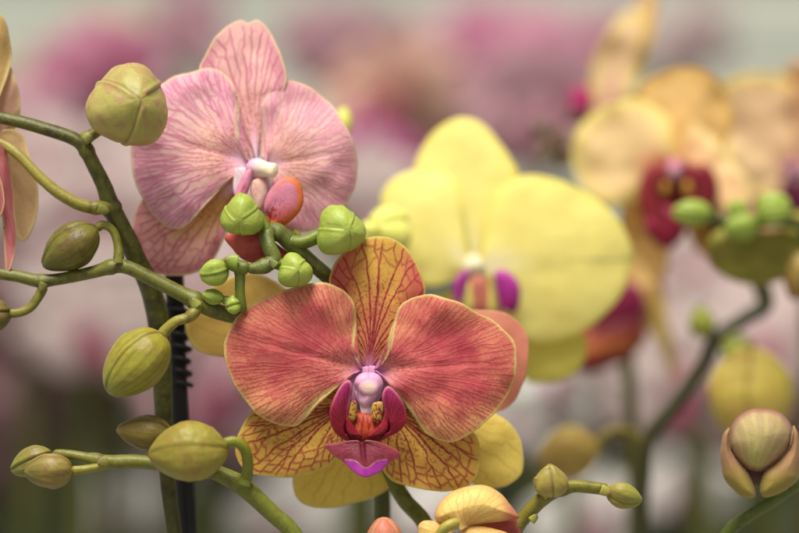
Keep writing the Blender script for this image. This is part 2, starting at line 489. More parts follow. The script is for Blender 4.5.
def hero_sepal_col(i, seed=0, dorsal=False):
    X, Y, E, V, R = i['X'], i['Y'], i['E'], i['V'], i['R']
    n1 = fbm(X / 16, Y / 16, seed + 1); n2 = vn(X / 1.5, Y / 1.5, seed + 2)
    c = mixc(B3((224, 188, 86), i), (218, 174, 84), n1)
    c = mixc(c, (216, 128, 76), sst(.5, .8, vn(X / 1.2 + 3, Y / 1.2, seed + 9)) * (.35 if dorsal else .18))
    if dorsal:
        side = sst(.25, .8, np.abs(i['c']))
        c = mixc(c, (208, 112, 92), np.clip(side * 1.0 + (1 - sst(.4, .75, R)) * .65, 0, 1))
        c = mixc(c, (226, 160, 132), (1 - sst(.1, .45, R)) * .8)
        c = mixc(c, (222, 178, 190), 1 - sst(.05, .22, R))
    else:
        c = mixc(c, (212, 132, 80), (1 - sst(.05, .5, R)) * .6)
    c = mixc(c, (160, 62, 50), sst(.62, .78, n2) * (1 - sst(.55, .95, R)) * .6)
    c = mixc(c, (142, 32, 46), np.clip(V * .9 * (.75 + .4 * n2), 0, 1) * (1 - (1 - sst(1, 3.5, E)) * .7))
    c = mixc(c, (214, 198, 104), (1 - sst(1.0, 3.2, E)) * .9 * sst(.3, .5, R))
    return halo(c, X, Y) if dorsal else c

fl = node('flower', plB, (369, 375, 10), label='sharp salmon red flower with dark red veins, yellow lower sepals and a magenta lip')
tube('pedicel', fl, [(369, 385, 12, 4), (366, 388, 40, 4.5), (350, 395, 72, 5), (352, 392, 96, 5)], stemcol((165, 150, 90), GREEN))
petal('petal', fl, c7([(368, 338)])[0],
      c7([(358, 322), (347, 290), (350, 240), (351, 200), (344, 170), (325, 150), (295, 134), (260, 127), (220, 132), (175, 148), (130, 168), (95, 185), (62, 212), (42, 250),
          (35, 290), (40, 325), (55, 365), (80, 405), (110, 440), (150, 465), (190, 477), (215, 470), (235, 445), (250, 425), (270, 405), (295, 388), (322, 370), (345, 352)]),
      lambda i: hero_petal_col(dict(i, y0=360), 1), d0=2, tilt=-.14, bend=.16, cup=.05, er=3.0, und=5.5, k=.35, mid=2.2, ns=460, nr=130, dbase=8, relief=.35, seed=11, rag=1.0,
      veins=dict(n0=12, levels=3, w0=.9, w1=.75, wob=.16, links=.3, gap=13, net0=.78, sub=.95, endfade=.5))
petal('petal', fl, c7([(398, 338)])[0],
      c7([(418, 325), (432, 298), (440, 250), (448, 205), (465, 180), (490, 166), (530, 158), (580, 168), (630, 190), (680, 215), (715, 245), (735, 275), (742, 310), (738, 350),
          (725, 390), (700, 430), (665, 465), (630, 495), (600, 508), (570, 512), (535, 500), (512, 478), (495, 450), (475, 425), (455, 400), (432, 376), (415, 354)]),
      lambda i: hero_petal_col(dict(i, y0=375), 5), d0=1, tilt=-.16, bend=.2, cup=.06, er=3.0, und=6, k=.35, mid=2.2, ns=460, nr=130, dbase=8, relief=.35, seed=23, rag=1.0,
      veins=dict(n0=12, levels=3, w0=.9, w1=.75, wob=.16, links=.3, gap=13, net0=.78, sub=.95, endfade=.5))
petal('sepal', fl, c7([(384, 345)])[0],
      c7([(366, 335), (350, 300), (325, 245), (300, 185), (289, 130), (295, 95), (315, 65), (345, 40), (380, 22), (405, 17), (440, 22), (475, 45), (500, 80), (517, 120), (522, 155),
          (508, 200), (475, 260), (435, 310), (404, 337)]),
      lambda i: hero_sepal_col(i, 31, True), d0=10, tilt=-.03, bend=.06, cup=.12, er=2, und=4, k=.95, mid=-1.5, ns=400, nr=130, dbase=10, relief=.4, seed=31,
      veins=dict(n0=15, levels=1, w0=1.1, w1=.75, wob=.1, links=.45, gap=8, net0=.62, fade=.2, rb=[(.6, .85)]))
petal('sepal', fl, (362, 398),
      [(358, 384), (335, 386), (300, 396)] + c9([(150, 58), (120, 72), (82, 82), (55, 115), (40, 158), (45, 200), (75, 232), (130, 241), (185, 243), (240, 229), (285, 203), (325, 160), (348, 125)]),
      lambda i: hero_sepal_col(i, 37), d0=14, tilt=.02, bend=.04, cup=.1, er=2, und=4, k=.9, mid=-1.5, ns=420, nr=140, dbase=12, relief=.4, seed=37,
      veins=dict(n0=15, levels=1, w0=1.2, w1=.8, wob=.16, links=.6, gap=7, net0=.6, fade=.25, rb=[(.5, .8)]))
petal('sepal', fl, (377, 398),
      c9([(378, 120), (372, 142), (378, 175), (400, 215), (430, 250), (480, 268), (540, 277), (600, 272), (635, 250), (650, 205), (648, 160), (630, 128), (590, 90), (530, 60)]) + [(420, 392), (395, 386), (381, 384)],
      lambda i: hero_sepal_col(i, 41), d0=14, tilt=.02, bend=.05, cup=.1, er=2, und=4, k=.9, mid=-1.5, ns=420, nr=140, dbase=12, relief=.4, seed=43,
      veins=dict(n0=15, levels=1, w0=1.2, w1=.8, wob=.16, links=.6, gap=7, net0=.6, fade=.25, rb=[(.5, .8)]))

def lobe_col(i, seed=0):
    n = fbm(i['X'] / 5, i['Y'] / 5, seed)
    c = mixc(B3((136, 20, 50), i), (146, 26, 66), n)
    c = mixc(c, (92, 14, 36), sst(.55, .75, vn(i['X'] / 2.2, i['Y'] / 5, seed + 3)) * .45)
    up = 1 - sst(382, 428, i['Y'])
    c = mixc(c, (166, 44, 108), up * .7)
    c = mixc(c, (142, 20, 38), sst(392, 428, i['Y']) * .9)
    c = mixc(c, (84, 10, 34), i['V'] * .5)
    c = mixc(c, (212, 160, 196), (1 - sst(.5, 2.8, i['E'])) * .8 * up)
    c = mixc(c, (190, 70, 60), (1 - sst(.6, 1.8, i['E'])) * .4)
    return c
LOBE = dict(mat=M_LIP, ns=110, nr=50, thick=1.6, k=.4)
petal('lip_lobe', fl, c8([(150, 345)])[0],
      c8([(212, 352), (184, 322), (158, 285), (150, 245), (159, 205), (172, 165), (163, 128), (142, 132), (117, 163), (96, 208), (84, 250), (86, 292), (100, 328), (126, 354), (166, 370)]),
      lambda i: lobe_col(i, 3), d0=-4, tilt=-.14, pillow=5, dbase=-2, relief=.3, und=1.5, veins=dict(n0=9, levels=1, w0=.8, w1=.6, wob=.15), seed=51, rag=.3, **LOBE)
petal('lip_lobe', fl, c8([(318, 338)])[0],
      c8([(236, 356), (268, 326), (298, 288), (307, 250), (299, 215), (299, 178), (319, 149), (346, 166), (374, 206), (392, 250), (394, 286), (377, 318), (342, 345), (290, 366)]),
      lambda i: lobe_col(i, 4), d0=-4, tilt=-.14, pillow=5, dbase=-2, relief=.3, und=1.5, veins=dict(n0=9, levels=1, w0=.8, w1=.6, wob=.15), seed=53, rag=.3, **LOBE)

petal('lip_throat', fl, c8([(215, 340)])[0], c8([(150, 300), (100, 285), (92, 305), (108, 340), (150, 368), (215, 390), (290, 368), (362, 328), (386, 298), (372, 285), (300, 305), (215, 325)]),
      lambda i: mixc(B3((118, 20, 38), i), (150, 40, 34), fbm(i['X'] / 5, i['Y'] / 4, 3)), d0=1, pillow=4, mat=M_LIP, ns=120, nr=40, seed=58, k=0, axis=(0, 1), rag=.4)
def throat_col(i):
    X, Y = i['X'], i['Y']
    c = mixc(B3((202, 92, 40), i), (176, 52, 36), fbm(X / 4, Y / 6, 3))
    st = sst(.45, .75, vn(X / 1.0, Y / 7.0, 8))
    c = mixc(c, (118, 26, 30), st * .7)
    c = mixc(c, (226, 150, 80), sst(.7, .9, vn(X / 1.4, Y / 5.0, 12)) * .5)
    c = mixc(c, (112, 24, 34), sst(428, 441, Y) * .7)
    return c
petal('lip_throat', fl, c8([(222, 318)])[0],
      c8([(222, 262), (190, 262), (172, 290), (150, 284), (146, 310), (152, 340), (175, 366), (215, 386), (262, 370), (312, 340), (322, 300), (308, 288), (284, 300), (262, 270), (224, 262)]),
      throat_col, d0=2, pillow=7, mat=M_LIP, ns=100, nr=44, seed=57, k=0, axis=(0, 1), rag=.5)

def callus_col(i):
    X, Y = i['X'], i['Y']
    c = mixc(B3((190, 160, 62), i), (170, 132, 52), fbm(X / 4, Y / 4, 5))
    c = mixc(c, (130, 30, 40), sst(.56, .68, vn(X / 1.25, Y / 1.5, 6)) * .9)
    return mixc(c, (212, 170, 150), (1 - sst(.5, 1.8, i['E'])) * .3)
petal('callus', fl, c8([(172, 250)])[0], c8([(172, 208), (156, 214), (153, 245), (160, 276), (176, 290), (186, 274), (190, 240), (186, 212), (174, 207)]),
      callus_col, d0=-7, pillow=3.5, mat=M_LIP, ns=70, nr=30, seed=61, k=0, axis=(0, 1), rag=.3)
petal('callus', fl, c8([(272, 255)])[0], c8([(276, 214), (260, 220), (251, 250), (255, 278), (268, 294), (286, 288), (297, 250), (297, 218), (278, 213)]),
      callus_col, d0=-7, pillow=3.5, mat=M_LIP, ns=70, nr=30, seed=63, k=0, axis=(0, 1), rag=.3)

def mid_col(i):
    X, Y = i['X'], i['Y']
    c = mixc(B3((142, 58, 70), i), (120, 38, 54), fbm(X / 7, Y / 5, 15))
    c = mixc(c, (112, 34, 52), sst(.5, .75, vn(X / 1.6, Y / 6, 16)) * .4)
    c = mixc(c, (116, 30, 50), (1 - sst(0, 9, np.abs(X - 364))) * (1 - sst(450, 464, Y)) * .5)
    c = mixc(c, (96, 22, 40), i['V'] * .55)
    c = mixc(c, (176, 112, 100), (1 - sst(.4, 1.6, i['E'])) * .5)
    dx = (X - 366) / 20.0
    line = 464.8 + 3.2 * np.cos(dx * 5.0) * np.exp(-dx ** 2) - 4.5 * dx ** 2 * 1.3
    on = (np.abs(dx) < 1.05)
    c = mixc(c, (160, 48, 150), sst(0, 1.5, Y - line) * on * .95)
    c = mixc(c, (226, 196, 214), np.exp(-((Y - line) / .75) ** 2) * on * .7 * (.5 + .5 * vn(X / 3, Y * 0, 4)))
    c = mixc(c, (92, 30, 20), np.exp(-(((X - 363) / 2) ** 2 + ((Y - 442) / 3) ** 2)) * .9)
    return c
petal('lip_lobe', fl, c8([(214, 380)])[0],
      c8([(195, 374), (150, 376), (105, 384), (64, 391), (82, 416), (112, 440), (146, 464), (162, 482), (190, 504), (226, 519), (260, 511), (288, 496), (306, 476), (340, 452), (371, 430),
          (340, 404), (300, 386), (262, 376), (228, 372)]),
      mid_col, d0=-10, tilt=-.25, cup=.3, mid=-4, pillow=1.2, und=3.0, relief=.25, veins=dict(n0=12, levels=1, w0=.8, w1=.6, wob=.15), mat=M_LIP, ns=150, nr=70, seed=67, k=.1, rag=.4, thick=1.8,
      label='dull red front lobe of the lip with a white edged magenta tip')

def column_col(i):
    Y = i['Y']
    c = mixc(B3((196, 120, 178), i, 't'), (226, 176, 196), fbm(i['t'] * 6, i['A'] * 2, 4))
    return mixc(c, (236, 206, 206), sst(.55, .9, i['t']))
petal('throat', fl, (369, 388), [(369, 366), (356, 370), (349, 382), (350, 396), (358, 408), (370, 412), (382, 408), (389, 396), (390, 382), (383, 370), (371, 366)],
      lambda i: mixc(B3((212, 150, 186), i), (168, 92, 120), sst(386, 402, i['Y'])), d0=10, pillow=3, ns=100, nr=40, k=0, seed=69, mat=M_LIP)
petal('column', fl, c8([(240, 150)])[0], c8([(240, 96), (216, 98), (195, 110), (184, 132), (188, 158), (199, 184), (206, 214), (222, 234), (240, 232), (256, 218), (274, 190), (294, 160), (298, 132), (286, 110), (266, 98), (242, 96)]),
      lambda i: mixc(mixc(mixc(B3((214, 142, 186), i), (230, 184, 204), fbm(i['X'] / 4, i['Y'] / 4, 8)), (226, 180, 196), sst(392, 406, i['Y'])), (236, 204, 220), (1 - sst(.5, 2.6, i['E'])) * .6 * sst(388, 400, i['Y'])),
      d0=3, pillow=8, und=2.5, mat=M_LIP, ns=140, nr=60, k=0, seed=70, rag=.5)
ball('column_cap', fl, (369.0, 387.5, -4.6), (10.2, 8.2, 3.6), lambda i: mixc(mixc(np.broadcast_to((238, 204, 186), i['X'].shape + (3,)), (216, 156, 192), sst(.45, 1.0, np.hypot(i['X'], i['Y']))), (226, 176, 150), sst(.5, .7, fbm(i['X'] * 3, i['Y'] * 3, 5)) * .4), n=40)
petal('column_foot', fl, (369, 402), c8([(240, 138), (205, 146), (189, 168), (194, 196), (206, 226), (213, 262), (232, 272), (252, 262), (264, 228), (282, 200), (293, 168), (276, 146), (244, 138)]),
      lambda i: mixc(mixc(B3((190, 118, 172), i), (222, 186, 192), sst(396, 412, i['Y'])), (232, 206, 214), (1 - sst(.5, 2.2, i['E'])) * .7), d0=4, pillow=4, mat=M_LIP, ns=110, nr=44, k=0, axis=(0, 1), seed=68, rag=.3)

# buds on the horizontal spike
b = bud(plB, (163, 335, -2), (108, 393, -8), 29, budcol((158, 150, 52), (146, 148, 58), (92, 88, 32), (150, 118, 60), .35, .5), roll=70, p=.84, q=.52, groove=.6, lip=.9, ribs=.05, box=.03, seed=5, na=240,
        label='plump olive yellow bud hanging in front of the black stake')
tube('pedicel', b, [(197, 300, 6, 5.8), (196.5, 309, 1, 5.6), (188, 317.5, -2, 5.4), (176, 321.5, -3, 5.2), (166, 330, -2, 5.8), (160, 338, -3, 6)], stemcol((150, 152, 70), (168, 166, 76), mott=.3), nodes=(.3,))
b = bud(plB, (97, 229, 24), (43, 267, 20), 22.5, budcol((118, 110, 42), (104, 104, 42), (70, 62, 28), (100, 72, 40), .5, .4), roll=210, p=.82, q=.62, groove=.6, lip=.8, seed=8,
        label='dark olive brown bud resting just above the horizontal stem')
tube('pedicel', b, [(119, 262, 20, 6), (118, 246, 24, 4.6), (113, 231, 26, 4.2), (103, 225, 26, 4.4), (95, 230, 25, 5)], stemcol((132, 140, 62), (150, 152, 72), mott=.3), nodes=())
b = bud(plB, (11, 312, 22), (-24, 318, 20), 16, budcol((112, 100, 46), (96, 90, 40), (66, 58, 30)), roll=40, seed=9, label='dark bud cut by the left edge of the photo')
tube('pedicel', b, [(44, 284, 22, 5.5), (40, 294, 21, 4.9), (31, 307, 20, 4.6), (20, 312.5, 20, 4.6), (7, 314, 21, 4.8)], stemcol((124, 130, 58), (150, 148, 66), mott=.35))
bract(plB, (198, 307, -1), -2.3, 9)
bract(plB, (118, 263, 11), -1.4, 7, (136, 136, 62))
bract(plB, (44, 283, 16), 2.0, 7, (120, 116, 60))

# ================================================================ tall spike on the stake, with the pink flower
plA = thing('orchid_plant', 'tall thick orchid stem arching left from the black stake, with one big end on bud', 'orchid', (178, 640, 60))
tube('stem', plA, [(-60, 108, 40, 6), (-10, 116, 34, 6.2), (18, 121.5, 30, 6.4), (45, 129, 28, 6.6), (72, 138, 26, 6.8), (84, 147, 26, 7.2), (93, 164, 28, 7.4), (104, 186, 32, 8), (111, 207, 35, 9.5),
     (120, 224, 38, 9.2), (129, 242, 42, 9.6), (138, 262, 48, 9.8), (149, 284, 54, 10.5), (157, 312, 60, 11), (161, 345, 62, 10.6), (163, 390, 62, 9.6), (165, 440, 62, 8.6), (168, 485, 62, 8), (174, 533, 62, 8),
     (178, 590, 60, 8), (178, 640, 60, 8)], stemcol((108, 112, 46), (72, 80, 26), dark=(50, 48, 24), mott=.6), nodes=(.235, .33))
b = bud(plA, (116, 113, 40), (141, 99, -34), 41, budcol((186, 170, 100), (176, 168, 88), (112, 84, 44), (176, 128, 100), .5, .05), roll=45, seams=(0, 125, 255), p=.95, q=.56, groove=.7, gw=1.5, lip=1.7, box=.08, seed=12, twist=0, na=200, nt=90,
        label='large pale olive bud at the top left, seen end on')
tube('pedicel', b, [(80, 142, 24, 6), (88, 137, 26, 6.2), (97, 131, 30, 5.8), (107, 121, 36, 5.6), (116, 113, 40, 5)], stemcol((140, 146, 58), (156, 158, 70), mott=.25), nodes=(.15,))

leftf = node('flower', plA, (-4, 140, 40), label='pale peach flower cut by the left edge, seen from the side')
def pale_peach(i, a=(220, 190, 140), b_=(206, 160, 128), rim=(224, 210, 150)):
    n = fbm(i['X'] / 12, i['Y'] / 20, 4)
    c = mixc(B3(a, i), b_, n)
    c = mixc(c, (196, 128, 116), i['V'] * .35)
    return mixc(c, rim, (1 - sst(1, 4, i['E'])) * .7)
def rose_in(i):
    c = mixc(B3((206, 138, 134), i), (186, 92, 100), fbm(i['X'] / 6, i['Y'] / 20, 5))
    c = mixc(c, (170, 60, 84), i['V'] * .5)
    return mixc(c, (216, 196, 130), (1 - sst(.6, 2.4, i['E'])) * .8)
VL = dict(n0=7, levels=1, w0=1.3, w1=1, wob=.2)
petal('petal', leftf, (-10, 130), [(-14, 110), (-24, 60), (-30, 20), (-18, 4), (-4, 10), (5, 22), (10, 42), (11, 58), (8, 74), (2, 90), (-5, 112)],
      lambda i: pale_peach(i, (222, 198, 124), (214, 180, 120)), d0=44, cup=.5, und=3, seed=71, veins=VL, ns=150, nr=70)
petal('petal', leftf, (-8, 140), [(-12, 124), (-8, 90), (2, 72), (10, 66), (17, 84), (20.5, 104), (17, 124), (6, 138)], lambda i: pale_peach(i, (222, 188, 158), (214, 168, 142)), d0=58, cup=.4, und=3, seed=72, veins=VL, ns=150, nr=70)
petal('sepal', leftf, (-4, 136), [(4, 130), (14, 130), (24, 138), (30, 158), (37.5, 182), (37.5, 212), (30, 234), (22.5, 241), (15, 228), (8, 200), (0, 170), (-6, 148)],
      lambda i: pale_peach(i, (216, 186, 138), (204, 168, 122)), d0=56, cup=.3, und=3, seed=73, veins=VL, ns=150, nr=70, skew=.2)
petal('petal', leftf, (-4, 140), [(0, 141), (6, 152), (12, 180), (13.8, 210), (16.5, 240), (12, 264), (7, 274), (5.5, 254), (4, 228), (0, 206), (-6, 180), (-8, 156)], rose_in, d0=24, cup=.8, und=3, seed=74,
      veins=VL, ns=160, nr=80, skew=-.3)
petal('petal', leftf, (-14, 160), [(-8, 160), (0, 176), (4, 194), (3.5, 208), (0, 217), (-10, 222), (-20, 190)], rose_in, d0=14, cup=.4, seed=75, veins=VL, ns=110, nr=50)
tube('pedicel', leftf, [(112, 208, 33, 7), (102, 207.5, 26, 6.6), (90, 207, 22, 6.3), (76, 203, 20, 6.1), (57, 192, 20, 5.8), (39, 176.5, 22, 5.4), (21, 157.5, 26, 5), (6, 146, 32, 5), (-6, 142, 38, 5.5)],
     stemcol((150, 152, 72), (186, 178, 102), mott=.2), nodes=(.13,))
bract(plA, (98, 208, 18), .3, 9, (128, 130, 54))
bract(plA, (84, 141, 18), -.5, 8, (120, 124, 54))

# ================================================================ stake
stk = thing('plant_stake', 'black plastic stake behind the tall green stem with ribbed rings', 'stake', (190, 640, 92))
def blackc(i):
    return mixc(np.broadcast_to((20, 19, 20), i['t'].shape + (3,)), (36, 33, 32), fbm(i['t'] * i['L'] / 20, i['A'] * 2, 3))
tube('rod', stk, [(172, 225, 118, 9), (175, 300, 114, 9.6), (179, 400, 108, 9.6), (186, 500, 100, 9.6), (189, 560, 96, 9.6), (190, 640, 92, 9.6)], blackc, mat=M_BLACK, seg=28)
coil = []
for q in range(0, 12 * 7 + 1):
    a = q / 12 * 2 * math.pi; y = 300 + 86 * q / 84
    coil.append((176.5 + (y - 300) * .045 + (10.8 + .9 * math.sin(q * .7)) * math.cos(a), y, 110 + 11 * math.sin(a), 2.5))
tube('ring_coil', stk, coil, blackc, n=620, seg=12, mat=M_BLACK)

# ================================================================ young green spike tip
plG = thing('orchid_plant', 'orchid with the pink magenta veined flower and a tip of small bright green buds', 'orchid', (384, 640, 170))
tube('stem', plG, [(246, 269, -6, 4.4), (257, 268, -6, 6.4), (268, 264.5, -4, 7.4), (274, 258, -2, 7.6), (269.5, 247, 0, 7.4), (267, 236, 6, 7.2), (272, 230, 12, 7.4), (283, 236, 14, 8.4), (290, 243, 16, 8.4), (302, 254, 20, 7.6), (314, 265, 26, 7.6),
     (328, 277, 34, 7.6), (345, 292, 60, 7.6), (372, 330, 120, 7.6), (383, 400, 170, 7.6), (384, 480, 170, 7.6), (384, 560, 170, 7.6), (384, 640, 170, 7.8)],
     stemcol((122, 142, 76), (70, 78, 36), dark=(66, 76, 44), mott=.5), nodes=(.03, .1, .125), seg=22)
tube('side_stem', plG, [(250, 268.5, -6, 7.2), (240, 267, -6, 7), (232, 264.5, -6, 6.6), (226, 262, -6, 5.4), (221, 260, -6, 3.6)], stemcol((124, 144, 70), (140, 166, 70), mott=.3))
tube('side_stem', plG, [(238, 266, -3, 6), (240, 276, -2, 5.4), (240, 290, -1, 5.0), (241.5, 304, 1, 5.0), (243, 312, 6, 4.6)], stemcol((136, 156, 78), (130, 152, 70), mott=.25))
GB = budcol((164, 180, 76), (178, 192, 86), (120, 142, 52), (134, 156, 60), .35, .0)
def gbud(base, tip, R, roll, ped, lab=None, **kw):
    b = bud(plG, base, tip, R, GB, roll=roll, **dict(dict(p=.95, q=.52, groove=.4, gw=.9, lip=.75, box=.11, twist=0), **kw), label=lab)
    if ped: tube('pedicel', b, ped, stemcol((126, 148, 62), (132, 158, 60), mott=.25))
    return b
gbud((245, 210, 16), (239, 222, -20), 21, 176, [(269, 238, 6, 6.4), (264, 226, 8, 6.6), (258, 217, 10, 6.4), (250, 212, 12, 6)], seed=3)
gbud((331, 232, 22), (349, 230, -20), 24.5, 200, [(286, 240, 14, 7.4), (296, 242.5, 14, 7), (307, 241, 14, 7), (318, 236, 16, 7), (328, 232, 18, 7)], seed=6, squash=1.02)
gbud((291, 274, 8), (298, 268, -20), 17.5, 190, [(272, 262, -2, 6.8), (280, 264, -1, 6.2), (288, 268, 2, 6)], seed=7)
gbud((228, 269, -4), (200, 276, -8), 13.2, 20, [(236, 264, -5, 4.5), (229, 268, -4, 4.5)], seed=8, q=.5, p=.9, groove=.8, lip=.8)
gbud((224, 299, 0), (202, 294, 0), 7.6, 100, [(240, 303, 0, 4), (232, 302, 0, 4.6), (222, 299, 0, 4.4)], seed=9, q=.6, groove=.6, gw=1, lip=.6)
gbud((240, 304, -2), (226, 308, -6), 8.5, 40, None, seed=10, q=.6, groove=.6, gw=1, lip=.6)
bract(plG, (238, 262, -11), 3.3, 11, (150, 178, 70)); bract(plG, (236, 300, -4), 2.6, 10, (150, 176, 76)); bract(plG, (276, 266, -9), -2.4, 7, (128, 146, 76))

def pink_col(i, seed=0, kind='petal'):
    X, Y, E, V, R = i['X'], i['Y'], i['E'], i['V'], i['R']
    n1 = fbm(X / 20, Y / 20, seed + 1); n2 = vn(X / 1.5, Y / 1.5, seed + 2)
    c = mixc(B3((240, 200, 204), i), (240, 208, 200), n1)
    c = mixc(c, (246, 222, 206), sst(.5, .8, vn(X / 1.2, Y / 1.2, seed + 21)) * .4)
    if kind == 'dorsal':
        c = mixc(c, (226, 170, 158), .6 - .3 * n1); vc = (186, 82, 126)
        c = mixc(c, (206, 118, 150), sst(.4, .9, np.abs(i['c'])) * .5)
    elif kind == 'low':
        c = mixc(B3((226, 190, 112), i), (238, 190, 178), sst(.35, .8, R)); vc = (188, 76, 112)
        c = mixc(c, (206, 128, 142), (1 - sst(2, 14, E)) * .6)
    else:
        vc = (198, 80, 142)
        c = mixc(c, (238, 194, 168), (1 - sst(.25, .75, R)) * .7)
        c = mixc(c, (230, 168, 190), (1 - sst(4, 30, E)) * .5)
    c = mixc(c, (186, 110, 84), sst(.55, .72, n2) * (1 - sst(.3, .7, R)) * .45)
    c = mixc(c, vc, np.clip(V * (.36 + .55 * sst(.3, .8, R)), 0, 1) * (.8 + .3 * n2))
    c = mixc(c, (238, 206, 226), (1 - sst(.08, .27, R)) * .9)
    c = mixc(c, (228, 206, 172), (1 - sst(1.0, 3.2, E)) * .9 * sst(.2, .4, R))
    return c
pk = node('flower', plG, (257, 170, 60), label='pink flower with magenta veins, pale rims and an orange edged lip')
tube('pedicel', pk, [(258, 172, 66, 4), (264, 180, 96, 4.5), (280, 205, 100, 5), (296, 235, 70, 5), (303, 254, 24, 5)], stemcol((160, 160, 90), GREEN))
NV = dict(n0=12, levels=3, w0=1.05, w1=.85, wob=.16, links=.4, gap=11, net0=.7, endfade=.5)
petal('sepal', pk, (257, 160), cA([(425, 470), (395, 440), (345, 370), (290, 280), (258, 205), (254, 180), (270, 150), (300, 95), (340, 55), (385, 32), (408, 41), (440, 32), (470, 60), (500, 115), (522, 170), (530, 225),
      (505, 300), (475, 390), (455, 455)]), lambda i: pink_col(i, 81, 'dorsal'), d0=66, tilt=.02, bend=.12, cup=-.12, und=4, k=.75, ns=400, nr=120, mid=3, dbase=60, relief=.35, seed=81,
      veins=dict(n0=13, levels=1, w0=1.2, w1=.9, wob=.12, links=.35, gap=14, net0=.65, fade=.3, rb=[(.5, .8)]), rag=.8)
petal('petal', pk, (252, 162), cA([(402, 478), (382, 440), (372, 380), (375, 300), (368, 250), (345, 215), (310, 192), (270, 188), (230, 195), (180, 213), (120, 250), (75, 310), (42, 370), (32, 410), (35, 470), (45, 525)])
      + cB([(60, 160), (85, 210), (120, 250), (160, 278), (195, 282), (225, 260), (245, 235), (290, 190), (330, 150), (372, 105), (400, 88)]),
      lambda i: pink_col(i, 83), d0=54, tilt=.02, bend=.14, cup=.08, er=3, und=6, k=.35, ns=460, nr=130, mid=2, dbase=62, relief=.35, seed=83, veins=NV, rag=1.2)
petal('petal', pk, (268, 165), cA([(450, 465), (455, 400), (452, 330), (460, 290), (480, 250), (510, 230), (550, 225), (590, 240), (640, 270), (680, 310), (715, 360), (740, 410), (752, 450), (757, 500)])
      + cB([(745, 150), (720, 200), (690, 240), (660, 265), (620, 285), (570, 292), (530, 280), (498, 240), (480, 190), (468, 130), (462, 95)]),
      lambda i: mixc(pink_col(i, 85), (232, 190, 178), np.full(i['R'].shape, .35)), d0=58, tilt=.05, bend=.1, cup=.12, er=3, und=6, k=.35, ns=460, nr=130, mid=2, dbase=62, relief=.3, seed=87, veins=NV, rag=1.2)
petal('sepal', pk, cB([(385, 130)])[0], cB([(385, 80), (300, 90), (200, 130), (120, 165), (75, 185), (50, 220), (35, 280), (35, 340), (50, 390), (90, 420), (150, 432), (210, 430), (260, 415), (300, 380), (328, 325),
      (350, 280), (380, 200), (398, 160)]), lambda i: pink_col(i, 89, 'low'), d0=74, tilt=.0, bend=.08, cup=.12, er=2, und=5, k=.5, ns=420, nr=130, dbase=66, relief=.35, seed=89,
      veins=dict(n0=15, levels=1, w0=1.15, w1=.9, wob=.16, links=.45, gap=9, net0=.6, rb=[(.5, .8)]), rag=.8)
petal('sepal', pk, cB([(445, 150)])[0], cB([(430, 180), (450, 240), (500, 285), (560, 285), (610, 270), (620, 220), (560, 160), (480, 140)]), lambda i: pink_col(i, 91, 'low'), d0=76, seed=91, ns=160, nr=60, dbase=66)
def olobe(i):
    X, Y, E = i['X'], i['Y'], i['E']
    c = mixc(B3((222, 150, 180), i), (214, 120, 142), fbm(X / 8, Y / 8, 3))
    c = mixc(c, (200, 78, 56), sst(198, 224, Y + (X - 285) * .25) * .85)
    c = mixc(c, (222, 110, 44), (1 - sst(1.5, 8, E)) * .9 * sst(268, 292, X + (Y - 190) * .35))
    return mixc(c, (140, 34, 44), sst(.5, .7, vn(X / 1.6, Y / 3, 7)) * (1 - sst(.25, .6, i['R'])) * .6)
petal('lip_lobe', pk, cB([(470, 250)])[0], cB([(480, 262), (462, 215), (478, 165), (505, 132), (535, 119), (562, 126), (580, 155), (583, 200), (562, 240), (532, 266), (497, 281)]), olobe,
      d0=32, tilt=-.1, pillow=8, er=-2.5, mat=M_LIP, ns=160, nr=70, seed=93, k=.3, rag=.4)
petal('lip_lobe', pk, cB([(385, 185)])[0], cB([(400, 180), (415, 140), (420, 105), (412, 93), (398, 108), (382, 140), (368, 172), (370, 190)]), olobe, d0=34, pillow=4, mat=M_LIP, ns=90, nr=40, seed=94, rag=.2)
petal('lip_lobe', pk, cB([(430, 290)])[0], cB([(400, 285), (345, 305), (338, 318), (358, 345), (385, 372), (420, 390), (458, 390), (490, 372), (520, 376), (545, 372), (520, 350), (480, 320), (460, 292)]),
      lambda i: mixc(B3((172, 60, 54), i), (206, 104, 88), fbm(i['X'] / 9, i['Y'] / 5, 6)), d0=22, tilt=-.1, cup=.3, pillow=5, mat=M_LIP, ns=140, nr=60, seed=95, label='dark red front lobe of the lip')
tube('column', pk, [(255, 168, 58, 8), (256, 168, 48, 10), (261, 168.5, 38, 9), (268, 169.5, 30, 7.4), (273, 170.5, 26, 7.6), (277, 171, 24, 6)],
     lambda i: mixc(np.broadcast_to((226, 176, 214), i['t'].shape + (3,)), (244, 226, 196), sst(.2, .8, i['t'])), n=40, seg=36, mat=M_LIP)
petal('lip_throat', pk, cB([(425, 150)])[0], cB([(372, 92), (440, 84), (484, 105), (484, 160), (470, 225), (430, 240), (392, 215), (362, 160), (368, 95)]), lambda i: mixc(B3((228, 190, 212), i), (238, 214, 210), fbm(i['X'] / 6, i['Y'] / 6, 3)),
      d0=52, pillow=3, mat=M_LIP, ns=90, nr=34, k=0, axis=(0, 1), seed=97)
petal('callus', pk, cB([(440, 175)])[0], cB([(425, 130), (418, 160), (425, 190), (445, 222), (462, 195), (470, 150), (450, 122)]), lambda i: mixc(B3((236, 206, 200), i), (226, 160, 140), fbm(i['X'] / 4, i['Y'] / 3, 3)),
      d0=36, pillow=4, mat=M_LIP, ns=80, nr=34, k=0, axis=(0, 1), seed=96)

